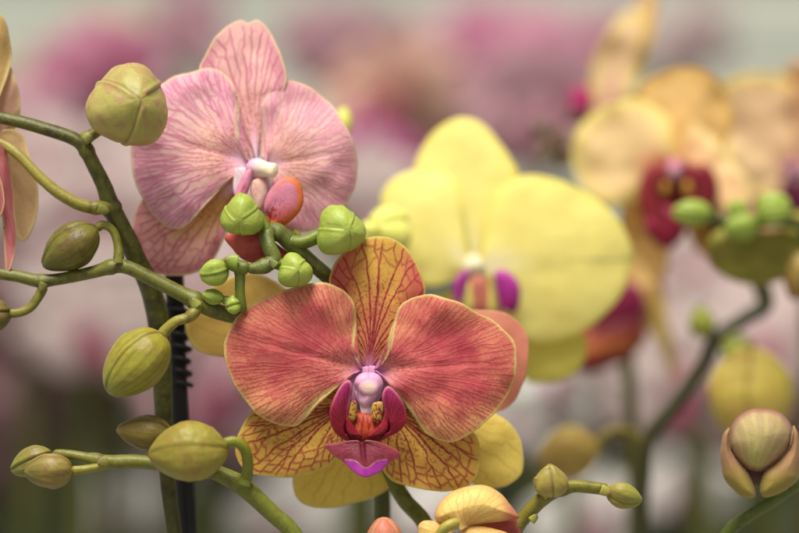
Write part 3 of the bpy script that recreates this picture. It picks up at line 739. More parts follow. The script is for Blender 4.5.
# the flower behind the salmon one hangs on this spike
bh = node('flower', plG, (370, 385, 75), label='yellow and orange flower half hidden behind the salmon one')
def olive_col(i, a=(206, 172, 76), b_=(196, 154, 70), rim=(220, 204, 116)):
    n = fbm(i['X'] / 18, i['Y'] / 18, 5)
    c = mixc(B3(a, i), b_, n)
    c = mixc(c, (160, 112, 44), i['V'] * .25)
    return mixc(c, rim, (1 - sst(1, 4, i['E'])) * .7)
def salm(i):
    c = mixc(B3((214, 144, 118), i), (206, 128, 106), fbm(i['X'] / 14, i['Y'] / 14, 5))
    return mixc(c, (206, 150, 110), (1 - sst(.5, 3, i['E'])) * .7)
VS = dict(n0=8, levels=1, w0=1.8, w1=1.3, wob=.2)
petal('petal', bh, (350, 372), [(330, 340), (300, 300), (262, 276), (235, 275), (205, 293), (188, 313), (185.5, 328), (189, 340), (197, 349), (209, 354.5), (226, 357), (270, 366), (320, 384)],
      lambda i: olive_col(i, (200, 172, 88), (184, 150, 74)), d0=78, cup=.2, und=4, seed=101, veins=VS, ns=200, nr=80)
petal('sepal', bh, (370, 395), [(350, 400), (310, 440), (296, 465), (293, 481), (297, 497), (309, 506), (328, 508), (352, 504), (376, 496), (392, 484), (400, 465), (395, 430), (382, 402)],
      lambda i: olive_col(i, (234, 216, 112), (228, 204, 102)), d0=76, cup=.2, und=4, seed=102, veins=VS, ns=200, nr=80)
petal('sepal', bh, (395, 395), [(425, 392), (468, 405), (496, 414), (514, 428), (523, 452), (522, 473), (509, 485), (496, 488), (480, 486), (450, 470), (425, 440), (405, 412)],
      lambda i: olive_col(i, (238, 220, 118), (232, 210, 108)), d0=72, cup=.2, und=4, seed=103, veins=VS, ns=200, nr=80, skew=.12)
petal('petal', bh, (395, 375), [(420, 330), (455, 312), (481, 310.5), (502, 312), (517, 321), (526.5, 333), (529, 348), (527, 369), (522, 386), (513, 402), (495, 412), (450, 410), (415, 395)],
      salm, d0=84, cup=.15, und=4, seed=104, ns=200, nr=80)
petal('sepal', bh, (375, 360), [(350, 340), (335, 300), (345, 265), (370, 255), (400, 262), (412, 300), (400, 340)], olive_col, d0=92, seed=105, ns=120, nr=50)
tube('pedicel', bh, [(372, 375, 90, 4.5), (378, 385, 130, 5), (382, 395, 168, 5)], stemcol(GREEN, GREEN2))

DSHIFT[0] = 115
# ================================================================ yellow flower
plY = thing('orchid_plant', 'orchid with the large soft yellow flower and magenta lip', 'orchid', (478, 640, 250))
tube('stem', plY, [(430, 235, 215, 6), (455, 262, 226, 7), (470, 290, 238, 8), (476, 340, 246, 8), (480, 420, 250, 8), (480, 533, 250, 8), (478, 640, 250, 8)], stemcol((110, 130, 50), (80, 96, 40)))
def yel_col(i, seed=0):
    X, Y, E, R = i['X'], i['Y'], i['E'], i['R']
    n = fbm(X / 40, Y / 30, seed)
    c = mixc(B3((244, 238, 160), i), (242, 231, 142), n)
    c = mixc(c, (216, 200, 96), i['V'] * .12)
    c = mixc(c, (246, 240, 204), (1 - sst(.06, .42, R)) * .9)
    return mixc(c, (230, 222, 120), (1 - sst(1, 8, E)) * .6)
VY = dict(n0=14, levels=1, w0=2.2, w1=1.6, wob=.2)
yf = node('flower', plY, (476, 265, 205), label='large clear yellow flower with a magenta lip, out of focus')
ly = dict(und=2.5, er=3, ns=220, nr=90, veins=VY, thick=1.8, mat=M_SOFT)
petal('sepal', yf, cY([(308, 440)])[0], cY([(290, 420), (262, 340), (215, 260), (160, 205), (146, 180), (152, 158), (170, 120), (210, 75), (250, 52), (285, 49), (325, 65), (365, 105), (400, 155), (421, 195), (405, 250),
      (365, 330), (325, 420)]), lambda i: yel_col(i, 1), d0=214, bend=.15, cup=.2, k=.7, seed=111, **ly)
petal('petal', yf, cY([(295, 440)])[0], cY([(290, 420), (280, 360), (272, 290), (255, 225), (225, 192), (180, 183), (130, 190), (85, 215), (61, 250), (57, 290), (62, 350), (85, 420), (130, 475), (200, 495), (260, 475)]),
      lambda i: yel_col(i, 2), d0=200, bend=.2, cup=.12, seed=112, **ly)
petal('petal', yf, cY([(320, 440)])[0], cY([(322, 420), (330, 360), (345, 290), (375, 235), (430, 203), (500, 205), (570, 230), (640, 275), (690, 325), (718, 380), (726, 430)])
      + cZ([(668, 50), (662, 110), (638, 180), (590, 240), (530, 290), (470, 322), (400, 340), (340, 335), (285, 290), (220, 200), (185, 130)]),
      lambda i: yel_col(i, 3), d0=196, bend=.22, cup=.14, seed=113, mid=.2, **dict(ly, ns=300))
petal('sepal', yf, cZ([(180, 170)])[0], cZ([(200, 150), (300, 240), (400, 285), (480, 300), (515, 325), (523, 355), (515, 400), (490, 438), (440, 466), (380, 474), (325, 470), (290, 420), (230, 310), (185, 210)]),
      lambda i: mixc(yel_col(i, 4), (206, 196, 74), np.full(i['R'].shape, .5)), d0=222, bend=.1, cup=.2, seed=114, **ly)
petal('sepal', yf, (472, 285), [(460, 288), (425, 305), (398, 340), (395, 372), (425, 392), (458, 370), (476, 330), (482, 300)], lambda i: yel_col(i, 5), d0=222, bend=.1, cup=.2, seed=115, **ly)
def plobe(i):
    c = mixc(B3((168, 46, 140), i), (140, 24, 96), sst(285, 312, i['Y']))
    return mixc(c, (200, 120, 180), (1 - sst(1, 4, i['E'])) * .4)
petal('lip_lobe', yf, cZ([(255, 230)])[0], cZ([(235, 240), (228, 195), (218, 150), (216, 112), (242, 102), (275, 119), (297, 150), (301, 190), (291, 230), (270, 249)]), plobe, d0=186, pillow=12, mat=M_LIP, ns=120, nr=50, seed=116)
petal('lip_lobe', yf, cZ([(95, 230)])[0], cZ([(110, 240), (98, 200), (110, 150), (132, 115), (120, 104), (96, 119), (80, 150), (78, 195), (84, 240)]), plobe, d0=186, pillow=8, mat=M_LIP, ns=120, nr=50, seed=117)
petal('callus', yf, cZ([(160, 200)])[0], cZ([(130, 130), (115, 170), (125, 230), (170, 250), (215, 235), (210, 180), (190, 130), (160, 118)]),
      lambda i: mixc(B3((222, 206, 110), i), (176, 84, 84), sst(.5, .65, vn(i['X'] / 4.5, i['Y'] / 20, 5)) * .8), d0=186, pillow=7, mat=M_LIP, ns=90, nr=40, k=0, axis=(0, 1), seed=118)
tube('column', yf, [(474, 262, 206, 9), (474, 266, 194, 11), (475, 272, 182, 8)], lambda i: np.broadcast_to((226, 214, 176), i['t'].shape + (3,)), n=24, seg=30, mat=M_LIP)
tube('pedicel', yf, [(475, 268, 215, 5), (474, 274, 228, 5), (470, 284, 236, 5)], stemcol(GREEN, GREEN2))
YB = budcol((244, 240, 128), (236, 238, 120), (200, 204, 90), (230, 226, 120), .3, .0)
b = bud(plY, (394, 238, 190), (378, 226, 150), 26, YB, roll=60, p=.9, q=.6, groove=2, gw=2.4, lip=2, seed=33, label='round greenish yellow bud beside the yellow flower')
tube('pedicel', b, [(396, 240, 190, 5), (402, 250, 215, 5), (412, 262, 240, 5), (440, 272, 245, 5), (458, 268, 232, 5)], stemcol(GREEN, GREEN2))
# small yellowish bud whose rim shows past the pink petal
b = bud(plY, (343, 136, 215), (345, 107, 212), 9, YB, roll=10, seed=34, label='tiny yellow bud peeping past the pink petal')
tube('pedicel', b, [(343, 136, 216, 4), (334, 165, 222, 4.4), (338, 200, 226, 4.4), (360, 226, 240, 5), (400, 240, 250, 5), (432, 240, 236, 5)], stemcol(GREEN, GREEN2))

DSHIFT[0] = 0
# ================================================================ lower left spike
plC = thing('orchid_plant', 'low orchid spike reaching left along the bottom with four olive buds', 'orchid', (345, 640, -10))
tube('stem', plC, [(52, 453, 0, 3.6), (67, 454.6, -2, 5), (89, 458.6, -4, 5.8), (110, 462, -6, 7), (134.5, 461.5, -8, 7), (160, 464, -9, 6.8), (185, 467, -10, 7), (205, 469.5, -10, 7.2), (222, 475, -10, 8.2), (238, 483, -10, 9.4), (252, 494, -10, 9.2), (272, 513, -10, 8.6),
     (292, 532, -10, 8.6), (320, 575, -10, 8.6), (345, 640, -10, 8.8)], stemcol((132, 136, 60), (124, 146, 58), mott=.35), nodes=(.115, .41))
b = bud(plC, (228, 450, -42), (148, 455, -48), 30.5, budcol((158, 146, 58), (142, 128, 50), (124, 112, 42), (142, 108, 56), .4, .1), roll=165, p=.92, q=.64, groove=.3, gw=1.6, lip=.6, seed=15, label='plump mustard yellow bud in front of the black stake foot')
tube('pedicel', b, [(243, 487, -12, 7), (247, 474, -22, 5.8), (247.5, 459, -32, 5.6), (243, 447, -38, 5.6), (234, 441.5, -41, 5.4), (222, 444, -42, 5.4)], stemcol((132, 150, 50), (148, 158, 52), mott=.2))
bract(plC, (244, 486, -20), -1.3, 10, (130, 140, 60))
b = bud(plC, (174, 436, 10), (116, 430, 12), 18, budcol((136, 118, 50), (126, 106, 50), (84, 70, 36), (120, 88, 50), .5, .3), roll=200, p=.85, q=.7, groove=.6, lip=1.2, seed=16, label='brownish olive bud with a pointed tip behind the mustard one')
tube('pedicel', b, [(172, 436, 10, 4.5), (186, 442, 6, 4.5), (196, 455, -4, 4.5), (200, 468, -9, 5)], stemcol(GREEN, GREEN2))
b = bud(plC, (72, 470, -12), (24, 472, -14), 17.5, budcol((150, 132, 64), (124, 116, 52), (96, 84, 42), (148, 104, 70), .5, .45), roll=100, p=.8, q=.58, groove=.6, lip=1.2, seed=17, label='striped brownish bud nearest the left end of the low spike')
tube('pedicel', b, [(110, 462, -8, 5.4), (103, 465.5, -9, 4.8), (91, 468.5, -10, 4.5), (80, 470, -11, 4.4), (70, 471, -12, 5)], stemcol((150, 156, 62), (160, 160, 66), mott=.2))
b = bud(plC, (52, 453, 0), (11, 471, 2), 14.5, budcol((140, 134, 58), (132, 132, 60), (90, 84, 40), (140, 104, 64), .4, .4), roll=40, p=.85, q=.6, groove=1, lip=1, seed=18, label='small bud at the very tip of the low spike')
bract(plC, (108, 461, -14), 2.9, 9, (132, 128, 62))

# ================================================================ small spike at the bottom right of centre
plF = thing('orchid_plant', 'short olive green orchid shoot with two tiny tight buds below the yellow flower', 'orchid', (478, 640, 30))
tube('stem', plF, [(609, 489.6, 10, 6), (592, 487.5, 10, 6.2), (575, 486, 10, 6.4), (561, 489, 10, 7), (549, 494, 10, 7.6), (537, 504, 12, 7.4), (525, 517, 14, 7.2), (514, 531, 16, 7.4), (492, 570, 24, 7.6), (478, 640, 30, 8)],
     stemcol((148, 150, 62), (118, 118, 46), mott=.45), nodes=(.2, .47))
b = bud(plF, (553, 496, 8), (549, 465, -8), 17, budcol((176, 160, 78), (164, 150, 74), (110, 100, 44), (150, 110, 80), .3, .1), roll=200, p=.8, q=.66, groove=.6, gw=1.6, lip=.9, seed=20, label='tiny upright bud at the bend of the shoot')
b = bud(plF, (607, 490, 8), (642, 501, 4), 13, budcol((156, 148, 64), (150, 158, 64), (110, 104, 44), (150, 110, 80), .3, .2), roll=10, p=.85, q=.62, groove=.6, gw=1.6, lip=.8, seed=21, label='tiny drooping bud at the end of the shoot')
bract(plF, (549, 497, 1), -2.2, 8, (160, 156, 70)); bract(plF, (601, 489.5, 2), .35, 9, (170, 162, 76)); bract(plF, (531, 521, 5), -.75, 7, (150, 150, 62))
bract(plF, (544, 487, -4), -2.4, 11, (170, 160, 76))

# ================================================================ opening flower at the bottom edge
plE = thing('orchid_plant', 'orchid whose nodding orange yellow flower is half open at the bottom edge', 'orchid', (440, 650, 20))
tube('stem', plE, [(398, 552, 0, 5), (420, 572, 6, 6), (432, 600, 14, 7), (440, 650, 20, 7.6)], stemcol(GREEN, GREEN2))
of = node('flower', plE, (455, 525, 0), label='half open orange yellow flower, nodding')
def or_col(i, pinkend=True):
    X, Y, E = i['X'], i['Y'], i['E']
    n = fbm(X / 14, Y / 14, 7)
    c = mixc(B3((238, 218, 134), i), (232, 202, 118), n)
    c = mixc(c, (206, 130, 84), i['V'] * .45)
    if pinkend: c = mixc(c, (196, 104, 92), sst(498, 516, X) * (sst(490, 510, Y)) * .9)
    c = mixc(c, (214, 150, 100), (1 - sst(1, 8, E)) * .35)
    return c
VO = dict(n0=9, levels=1, w0=1.0, w1=.8, wob=.2)
petal('sepal', of, cV([(400, 240)])[0], cV([(350, 222), (308, 200), (303, 172), (320, 130), (360, 95), (410, 72), (460, 62), (510, 67), (560, 94), (600, 140), (627, 178), (629, 192), (600, 196), (560, 205), (500, 213), (440, 222)]),
      or_col, d0=-6, pillow=20, tilt=.1, k=.5, ns=220, nr=90, seed=121, veins=VO)
petal('petal', of, cV([(400, 250)])[0], cV([(430, 215), (500, 200), (560, 198), (618, 192), (628, 215), (640, 250), (640, 300), (520, 320), (420, 290)]), lambda i: mixc(B3((176, 84, 84), i), (196, 110, 92), fbm(i['X'] / 9, i['Y'] / 5, 3)),
      d0=8, pillow=5, ns=120, nr=50, seed=122)
petal('sepal', of, cV([(400, 255)])[0], cV([(410, 232), (470, 226), (540, 236), (600, 262), (640, 300), (600, 380), (480, 380), (410, 300)]), lambda i: or_col(i, False), d0=-10, pillow=9, ns=140, nr=60, seed=123, veins=VO)
petal('sepal', of, cV([(380, 252)])[0], cV([(345, 218), (300, 208), (258, 204), (236, 218), (232, 240), (240, 290), (300, 350), (370, 330), (385, 280)]), lambda i: or_col(i, False), d0=-8, pillow=9, ns=140, nr=60, seed=124, veins=VO)
tube('pedicel', of, [(459, 524, -26, 6), (452, 524.5, -30, 6), (444, 529, -30, 5.6), (438, 540, -24, 5.4), (432, 560, -12, 5.4), (428, 585, 6, 5.6)], stemcol((200, 196, 116), (180, 180, 96), mott=.1))
b = bud(plE, (386, 560, 0), (383, 517, -6), 18, budcol((206, 124, 96), (212, 128, 104), (214, 196, 120), (200, 110, 90), .4, .1), roll=90, p=.9, q=.6, gw=3, groove=1, seed=25, label='rosy bud with yellow seams just showing at the bottom edge')
tube('pedicel', b, [(386, 556, 0, 5), (392, 566, 0, 5), (404, 562, 2, 5)], stemcol(GREEN, GREEN2))

# ================================================================ right hand bud
plR = thing('orchid_plant', 'orchid stem curving up at the right edge to a parted pinkish olive bud', 'orchid', (690, 640, 90))
tube('stem', plR, [(840, 468, 72, 6.5), (815, 473, 70, 6.5), (799, 480, 70, 6.5), (789, 488, 70, 7.4), (771, 501.5, 72, 6.4), (745, 518, 76, 6.4), (728, 534, 80, 6.6), (708, 570, 86, 6.8), (690, 640, 90, 7)], stemcol((104, 130, 46), (86, 110, 40), mott=.3), nodes=(.2,))
ob = node('bud', plR, (760, 452, 50), label='parted olive bud with pink blush and a dark slit at its foot')
def ob_col(i, w=0.5):
    X, Y, E = i['X'], i['Y'], i['E']
    c = mixc(B3((192, 176, 122), i), (184, 154, 112), fbm(X / 10, Y / 12, 3))
    c = mixc(c, (196, 190, 106), np.exp(-((X - 755) / 9) ** 2) * sst(420, 455, Y) * w * 1.6)
    ph = np.arctan2(X - 755, 484 - Y)
    c = mixc(c, (210, 200, 134), (.5 + .5 * np.cos(ph * 34 + 1.2 * np.sin(Y / 9))) ** 3 * .35)
    return mixc(c, (162, 88, 96), (1 - sst(.5, 6, E)) * .6)
def ob_side(i):
    c = mixc(B3((178, 140, 100), i), (164, 122, 90), fbm(i['X'] / 8, i['Y'] / 8, 4))
    c = mixc(c, (164, 150, 66), sst(458, 488, i['Y']) * .85)
    return mixc(c, (196, 168, 110), (1 - sst(.4, 2.5, i['E'])) * .5)
petal('sepal', ob, cQ([(200, 215)])[0], cQ([(192, 314), (165, 306), (128, 270), (106, 225), (110, 180), (130, 138), (175, 108), (230, 102), (280, 115), (315, 150), (325, 190), (310, 240), (270, 285), (230, 312), (200, 316)]),
      ob_col, d0=52, pillow=32, k=0, axis=(0, -1), ns=200, nr=90, seed=131)
petal('sepal', ob, cQ([(118, 318)])[0], cQ([(104, 166), (86, 192), (78, 245), (80, 300), (86, 338), (104, 364), (145, 400), (176, 409), (193, 404), (192, 384), (182, 350), (168, 322), (140, 292), (112, 252), (103, 212)]),
      ob_side, d0=46, pillow=15, k=0, axis=(0, 1), ns=200, nr=70, seed=132)
petal('sepal', ob, cQ([(302, 325)])[0], cQ([(328, 160), (344, 195), (350, 255), (348, 320), (336, 352), (292, 384), (252, 402), (228, 405), (214, 390), (217, 352), (232, 320), (270, 292), (312, 250), (326, 205)]),
      ob_side, d0=44, pillow=15, k=0, axis=(0, 1), ns=200, nr=70, seed=133)
ball('petal', ob, (756, 452, 66), (28, 33, 20), lambda i: np.broadcast_to((96, 58, 44), i['X'].shape + (3,)), mat=M_BUD, label='dark brown ball standing in for the shaded opening of the slit')  # dark ball added to colour the shaded opening between the sepals
tube('pedicel', ob, [(760, 452, 86, 6), (778, 462, 88, 6), (790, 476, 78, 6), (791, 487, 70, 6)], stemcol(GREEN, GREEN2))

# ================================================================ soft plants on the right
def soft(a, b_, rim, rimw=6, throat=None, tr=.3, streak=None):
    def f(i):
        c = mixc(B3(a, i), b_, fbm(i['X'] / 26, i['Y'] / 26, 5))
        if throat is not None: c = mixc(c, throat, 1 - sst(tr * .3, tr, i['R']))
        if streak is not None: c = mixc(c, streak, i['V'] * .6)
        return mixc(c, rim, (1 - sst(1, rimw, i['E'])) * .8)
    return f
SP = dict(ns=130, nr=50, und=7, grow=1.07, mat=M_SOFT, veins=dict(n0=8, levels=1, w0=2, w1=1.5, wob=.2))

DSHIFT[0] = 90
# peach flower with the dark red lip
plI = thing('orchid_plant', 'blurred orchid with a peach flower around a dark red lip, at the upper right', 'orchid', (790, 700, 420))
tube('stem', plI, [(668, 150, 470, 6), (690, 190, 460, 8), (740, 250, 440, 8), (765, 300, 430, 9), (745, 318, 425, 7.6), (717, 338, 420, 7.4), (702, 368, 420, 7.4), (676, 404, 420, 7.8), (650, 437, 420, 8.4), (642, 480, 420, 9.5), (640, 533, 420, 9.5), (640, 700, 420, 10)],
     stemcol((58, 60, 34), (64, 68, 38), mott=.4))
fi = node('flower', plI, (674, 175, 430), label='blurred peach flower with yellow rims and a dark red lip')
petal('sepal', fi, cR([(300, 320)])[0], cR([(270, 300), (235, 220), (205, 150), (225, 112), (272, 88), (330, 78), (388, 100), (420, 158), (430, 220), (395, 280), (330, 310)]), soft((240, 212, 146), (236, 200, 132), (222, 184, 90), 10), d0=450, cup=.2, k=.7, seed=141, **SP)
petal('petal', fi, cR([(290, 330)])[0], cR([(280, 260), (262, 200), (200, 160), (150, 165), (95, 190), (50, 235), (36, 285), (50, 345), (85, 390), (130, 415), (180, 400), (235, 360)]), soft((240, 222, 172), (230, 200, 148), (236, 222, 136), 18, (206, 138, 100), .5), d0=425, cup=.15, bend=.2, seed=142, **SP)
petal('petal', fi, cR([(300, 330)])[0], cR([(325, 240), (345, 222), (385, 250), (425, 300), (470, 350), (484, 390), (460, 425), (410, 430), (345, 380)]), soft((238, 212, 160), (224, 180, 132), (228, 212, 150), 14, (176, 100, 76), .5), d0=420, cup=.15, seed=143, skew=-.4, **SP)
petal('sepal', fi, cR([(270, 370)])[0], cR([(250, 350), (190, 380), (160, 440), (165, 500), (200, 560), (235, 600), (262, 590), (275, 530), (285, 450)]), soft((232, 202, 138), (222, 184, 118), (232, 206, 140), 8), d0=470, seed=144, **SP)
petal('sepal', fi, cR([(330, 380)])[0], cR([(345, 380), (400, 430), (420, 490), (400, 540), (360, 540), (320, 470)]), soft((200, 160, 96), (190, 150, 80), (220, 180, 100), 8), d0=470, seed=145, **SP)
petal('lip_lobe', fi, cR([(240, 400)])[0], cR([(262, 320), (235, 315), (208, 345), (198, 390), (205, 440), (232, 470), (262, 450), (268, 390)]), soft((120, 24, 40), (140, 40, 44), (160, 60, 60), 4), d0=402, pillow=16, mat=M_LIP, seed=146, ns=90, nr=40)
petal('lip_lobe', fi, cR([(350, 400)])[0], cR([(335, 320), (368, 315), (396, 345), (402, 390), (385, 430), (350, 455), (325, 440), (325, 380)]), soft((112, 22, 38), (140, 40, 44), (160, 60, 60), 4), d0=402, pillow=16, mat=M_LIP, seed=147, ns=90, nr=40)
petal('lip_lobe', fi, cR([(275, 450)])[0], cR([(230, 440), (215, 480), (240, 515), (275, 530), (310, 500), (325, 455), (300, 425), (255, 420)]), soft((146, 24, 56), (120, 20, 44), (160, 50, 80), 4), d0=392, pillow=14, mat=M_LIP, seed=148, ns=90, nr=40, k=.1)
petal('lip_throat', fi, cR([(296, 385)])[0], cR([(296, 310), (255, 320), (225, 360), (225, 420), (255, 455), (300, 462), (345, 455), (372, 415), (368, 355), (335, 318), (298, 310)]), soft((116, 26, 40), (140, 40, 40), (130, 40, 50), 4), d0=415, pillow=5, k=0, mat=M_LIP, seed=149, ns=90, nr=40)
ball('callus', fi, (560 + 266 / 2.54, 40 + 378 / 2.54, 398), (5.5, 7.5, 6), lambda i: np.broadcast_to((186, 140, 50), i['X'].shape + (3,)))
ball('callus', fi, (560 + 324 / 2.54, 40 + 378 / 2.54, 398), (5.5, 7.5, 6), lambda i: np.broadcast_to((186, 140, 50), i['X'].shape + (3,)))
ball('column', fi, (560 + 292 / 2.54, 40 + 328 / 2.54, 396), (8, 11, 14), lambda i: mixc(np.broadcast_to((222, 180, 190), i['X'].shape + (3,)), (206, 120, 150), sst(-.5, .9, -i['Y'])))
tube('pedicel', fi, [(676, 165, 440, 7), (678, 170, 462, 7), (672, 160, 470, 6)], stemcol(GREEN, GREEN2))
g = budcol((150, 160, 60), (150, 160, 60), (110, 120, 44))
b = bud(plI, (752, 357, 412), (722, 352, 405), 14, g, seed=41); bract(plI, (738, 352, 410), 3.6, 16, (140, 160, 50))
b = bud(plI, (705, 338, 412), (699, 306, 405), 13, g, seed=42, label='blurred green side bud on the dark stem')
b = bud(plI, (752, 350, 400), (752, 446, 372), 43, budcol((208, 186, 84), (196, 166, 84), (150, 118, 60), (186, 140, 84), .4, .1), roll=215, p=.9, q=.6, groove=2.2, gw=3, lip=2, seed=43, label='large blurred yellow bud above the parted olive bud')
tube('pedicel', b, [(752, 352, 402, 6), (745, 342, 412, 6), (728, 336, 420, 6), (714, 342, 420, 7)], stemcol(GREEN, GREEN2))
b = bud(plI, (600, 446, 400), (536, 462, 392), 27, budcol((186, 158, 78), (170, 140, 76), (140, 110, 50), (150, 110, 60), .4, .1), roll=90, seed=44, p=.9, label='blurred tan yellow bud hanging left of the dark stem')
tube('pedicel', b, [(600, 446, 400, 5), (606, 434, 402, 5), (622, 431, 410, 5.5), (638, 440, 416, 6), (646, 452, 420, 6)], stemcol((150, 140, 70), (120, 114, 52), mott=.3))

DSHIFT[0] = 0
DSHIFT[0] = 170
# green tipped spike in front of it
plJ = thing('orchid_plant', 'blurred orchid spike tip with bright green buds entering from the right edge', 'orchid', (880, 700, 260))
tube('stem', plJ, [(700, 214, 205, 6), (714, 219, 206, 4.5), (735, 221.5, 208, 4.5), (753, 224, 210, 5), (775, 222, 214, 5.5), (805, 230, 220, 6), (850, 300, 240, 8), (875, 450, 255, 8.5), (880, 700, 260, 9)], stemcol((74, 90, 44), (92, 108, 50), mott=.4))
g = budcol((160, 180, 76), (166, 186, 80), (116, 136, 50), (130, 150, 56), .4, 0)
bud(plJ, (712, 214, 205), (672, 212, 200), 13.5, g, seed=51, roll=20, p=.9, q=.55, label='green bud at the tip, pointing left')
bud(plJ, (757, 214, 210), (790, 205, 196), 17.5, g, seed=52, roll=80, p=1, q=.5, label='rounded green bud nearest the right edge')
bud(plJ, (740, 214, 216), (744, 240, 206), 18, g, seed=53, roll=10, p=1, q=.5, label='green bud hanging under the spike tip')
bud(plJ, (742, 216, 214), (732, 200, 206), 10, g, seed=54)

DSHIFT[0] = 0
DSHIFT[0] = 110
# olive backed flower and brown bud at the right edge
plK = thing('orchid_plant', 'blurred orchid with an olive backed flower and a brown bud cut by the right edge', 'orchid', (860, 700, 330))
tube('stem', plK, [(770, 240, 330, 6), (800, 250, 325, 7), (830, 320, 325, 8), (855, 460, 330, 8.5), (860, 700, 330, 9)], stemcol(GREEN2, GREEN2))
fk = node('flower', plK, (765, 250, 315), label='olive green back of a blurred flower')
petal('sepal', fk, (768, 232), [(745, 226), (722, 232), (710, 248), (716, 266), (735, 279), (760, 283), (785, 276), (806, 262), (812, 240), (795, 228)], soft((164, 156, 72), (142, 136, 60), (176, 170, 80), 7), d0=300, pillow=16, seed=151, **SP)
petal('petal', fk, (790, 236), [(780, 226), (800, 214), (830, 220), (850, 240), (840, 268), (815, 276), (795, 262)], soft((176, 150, 60), (150, 132, 50), (176, 170, 80), 7), d0=312, pillow=10, seed=152, **SP)
bud(plK, (812, 246, 300), (792, 300, 290), 20, budcol((176, 148, 78), (160, 124, 66), (110, 80, 44), (160, 110, 70), .4), roll=30, seed=55, label='brownish bud cut by the right edge')

DSHIFT[0] = 0
DSHIFT[0] = 160
# big pale peach flower cut by the right edge, its stem and upper flowers
plL = thing('orchid_plant', 'blurred pale peach orchid with a dark violet lip, cut by the right edge', 'orchid', (800, 700, 620))
tube('stem', plL, [(600, 110, 640, 7), (650, 120, 660, 8), (740, 150, 660, 8), (800, 210, 650, 9), (812, 400, 640, 10), (800, 700, 620, 10)], stemcol((84, 84, 50), (90, 90, 52)))
f2 = node('flower', plL, (790, 170, 600), label='large blurred pale peach flower with a yellow upper rim')
petal('petal', f2, (795, 165), [(770, 200), (738, 180), (722, 140), (718, 100), (732, 82), (762, 77), (790, 84), (806, 110), (808, 145)], soft((238, 216, 170), (230, 196, 160), (236, 220, 128), 16, (190, 150, 100), .3), d0=600, seed=161, **dict(SP, und=8))
petal('petal', f2, (800, 170), [(800, 140), (806, 110), (790, 92), (820, 90), (860, 110), (870, 160), (845, 210), (812, 200)], soft((226, 172, 156), (214, 160, 148), (222, 190, 120), 10), d0=596, seed=162, **SP)
petal('sepal', f2, (795, 180), [(775, 170), (740, 185), (722, 215), (735, 240), (770, 232), (795, 210)], soft((222, 176, 154), (206, 160, 140), (222, 190, 120), 10), d0=612, seed=163, **SP)
petal('sepal', f2, (800, 160), [(790, 130), (776, 90), (800, 62), (826, 88), (818, 135)], soft((226, 176, 140), (206, 160, 120), (222, 190, 120), 10), d0=620, seed=164, **SP)
petal('lip_lobe', f2, (798, 182), [(786, 172), (780, 190), (790, 212), (806, 214), (816, 196), (806, 172)], soft((104, 30, 66), (80, 20, 40), (150, 80, 110), 4), d0=580, pillow=12, mat=M_LIP, seed=165, ns=80, nr=34)
ball('column', f2, (791, 168, 578), (9, 9, 10), lambda i: np.broadcast_to((176, 110, 140), i['X'].shape + (3,)))
f3 = node('flower', plL, (610, 90, 600), label='blurred flower turned sideways with upright cream and orange petals')
petal('petal', f3, (604, 116), [(594, 110), (592, 84), (597, 55), (610, 32), (626, 15), (640, 18), (644, 40), (637, 70), (628, 95), (618, 114)], soft((240, 220, 176), (236, 206, 166), (222, 206, 110), 9, (224, 170, 160), .5), d0=590, seed=171, **SP)
petal('sepal', f3, (628, 90), [(622, 80), (630, 50), (638, 15), (644, -14), (654, -12), (656, 15), (648, 50), (638, 78)], soft((238, 208, 152), (232, 194, 136), (222, 196, 120), 7), d0=606, seed=172, **SP)
petal('petal', f3, (604, 118), [(616, 100), (650, 92), (690, 96), (700, 118), (670, 140), (630, 138)], soft((216, 168, 96), (206, 160, 90), (222, 196, 100), 8), d0=640, seed=173, **SP)
ball('lip', f3, (581, 100, 585), (12, 15, 12), lambda i: mixc(np.broadcast_to((196, 40, 120), i['X'].shape + (3,)), (150, 40, 80), sst(0, .8, -i['Y'])), label='hot magenta lip')
bud(plL, (588, 112, 585), (566, 122, 580), 9, budcol((100, 66, 50), (90, 60, 46), (60, 40, 30)), seed=56)
tube('pedicel', f3, [(604, 112, 600, 6), (602, 118, 630, 6), (606, 112, 640, 6)], stemcol(GREEN2, GREEN2))
for (x, y, r_) in ((560, 140, 11), (545, 152, 12), (566, 160, 11), (541, 130, 8)):
    bb = bud(plL, (x + 8, y + 2, 600), (x - 10, y - 4, 596), r_, budcol((120, 104, 62), (86, 60, 52), (60, 40, 30), (130, 76, 76), .6), seed=int(x), roll=x)
tube('side_stem', plL, [(540, 140, 604, 5), (556, 150, 604, 5.5), (576, 150, 610, 6), (596, 128, 630, 6), (604, 112, 640, 6)], stemcol((70, 66, 40), (80, 76, 46)))

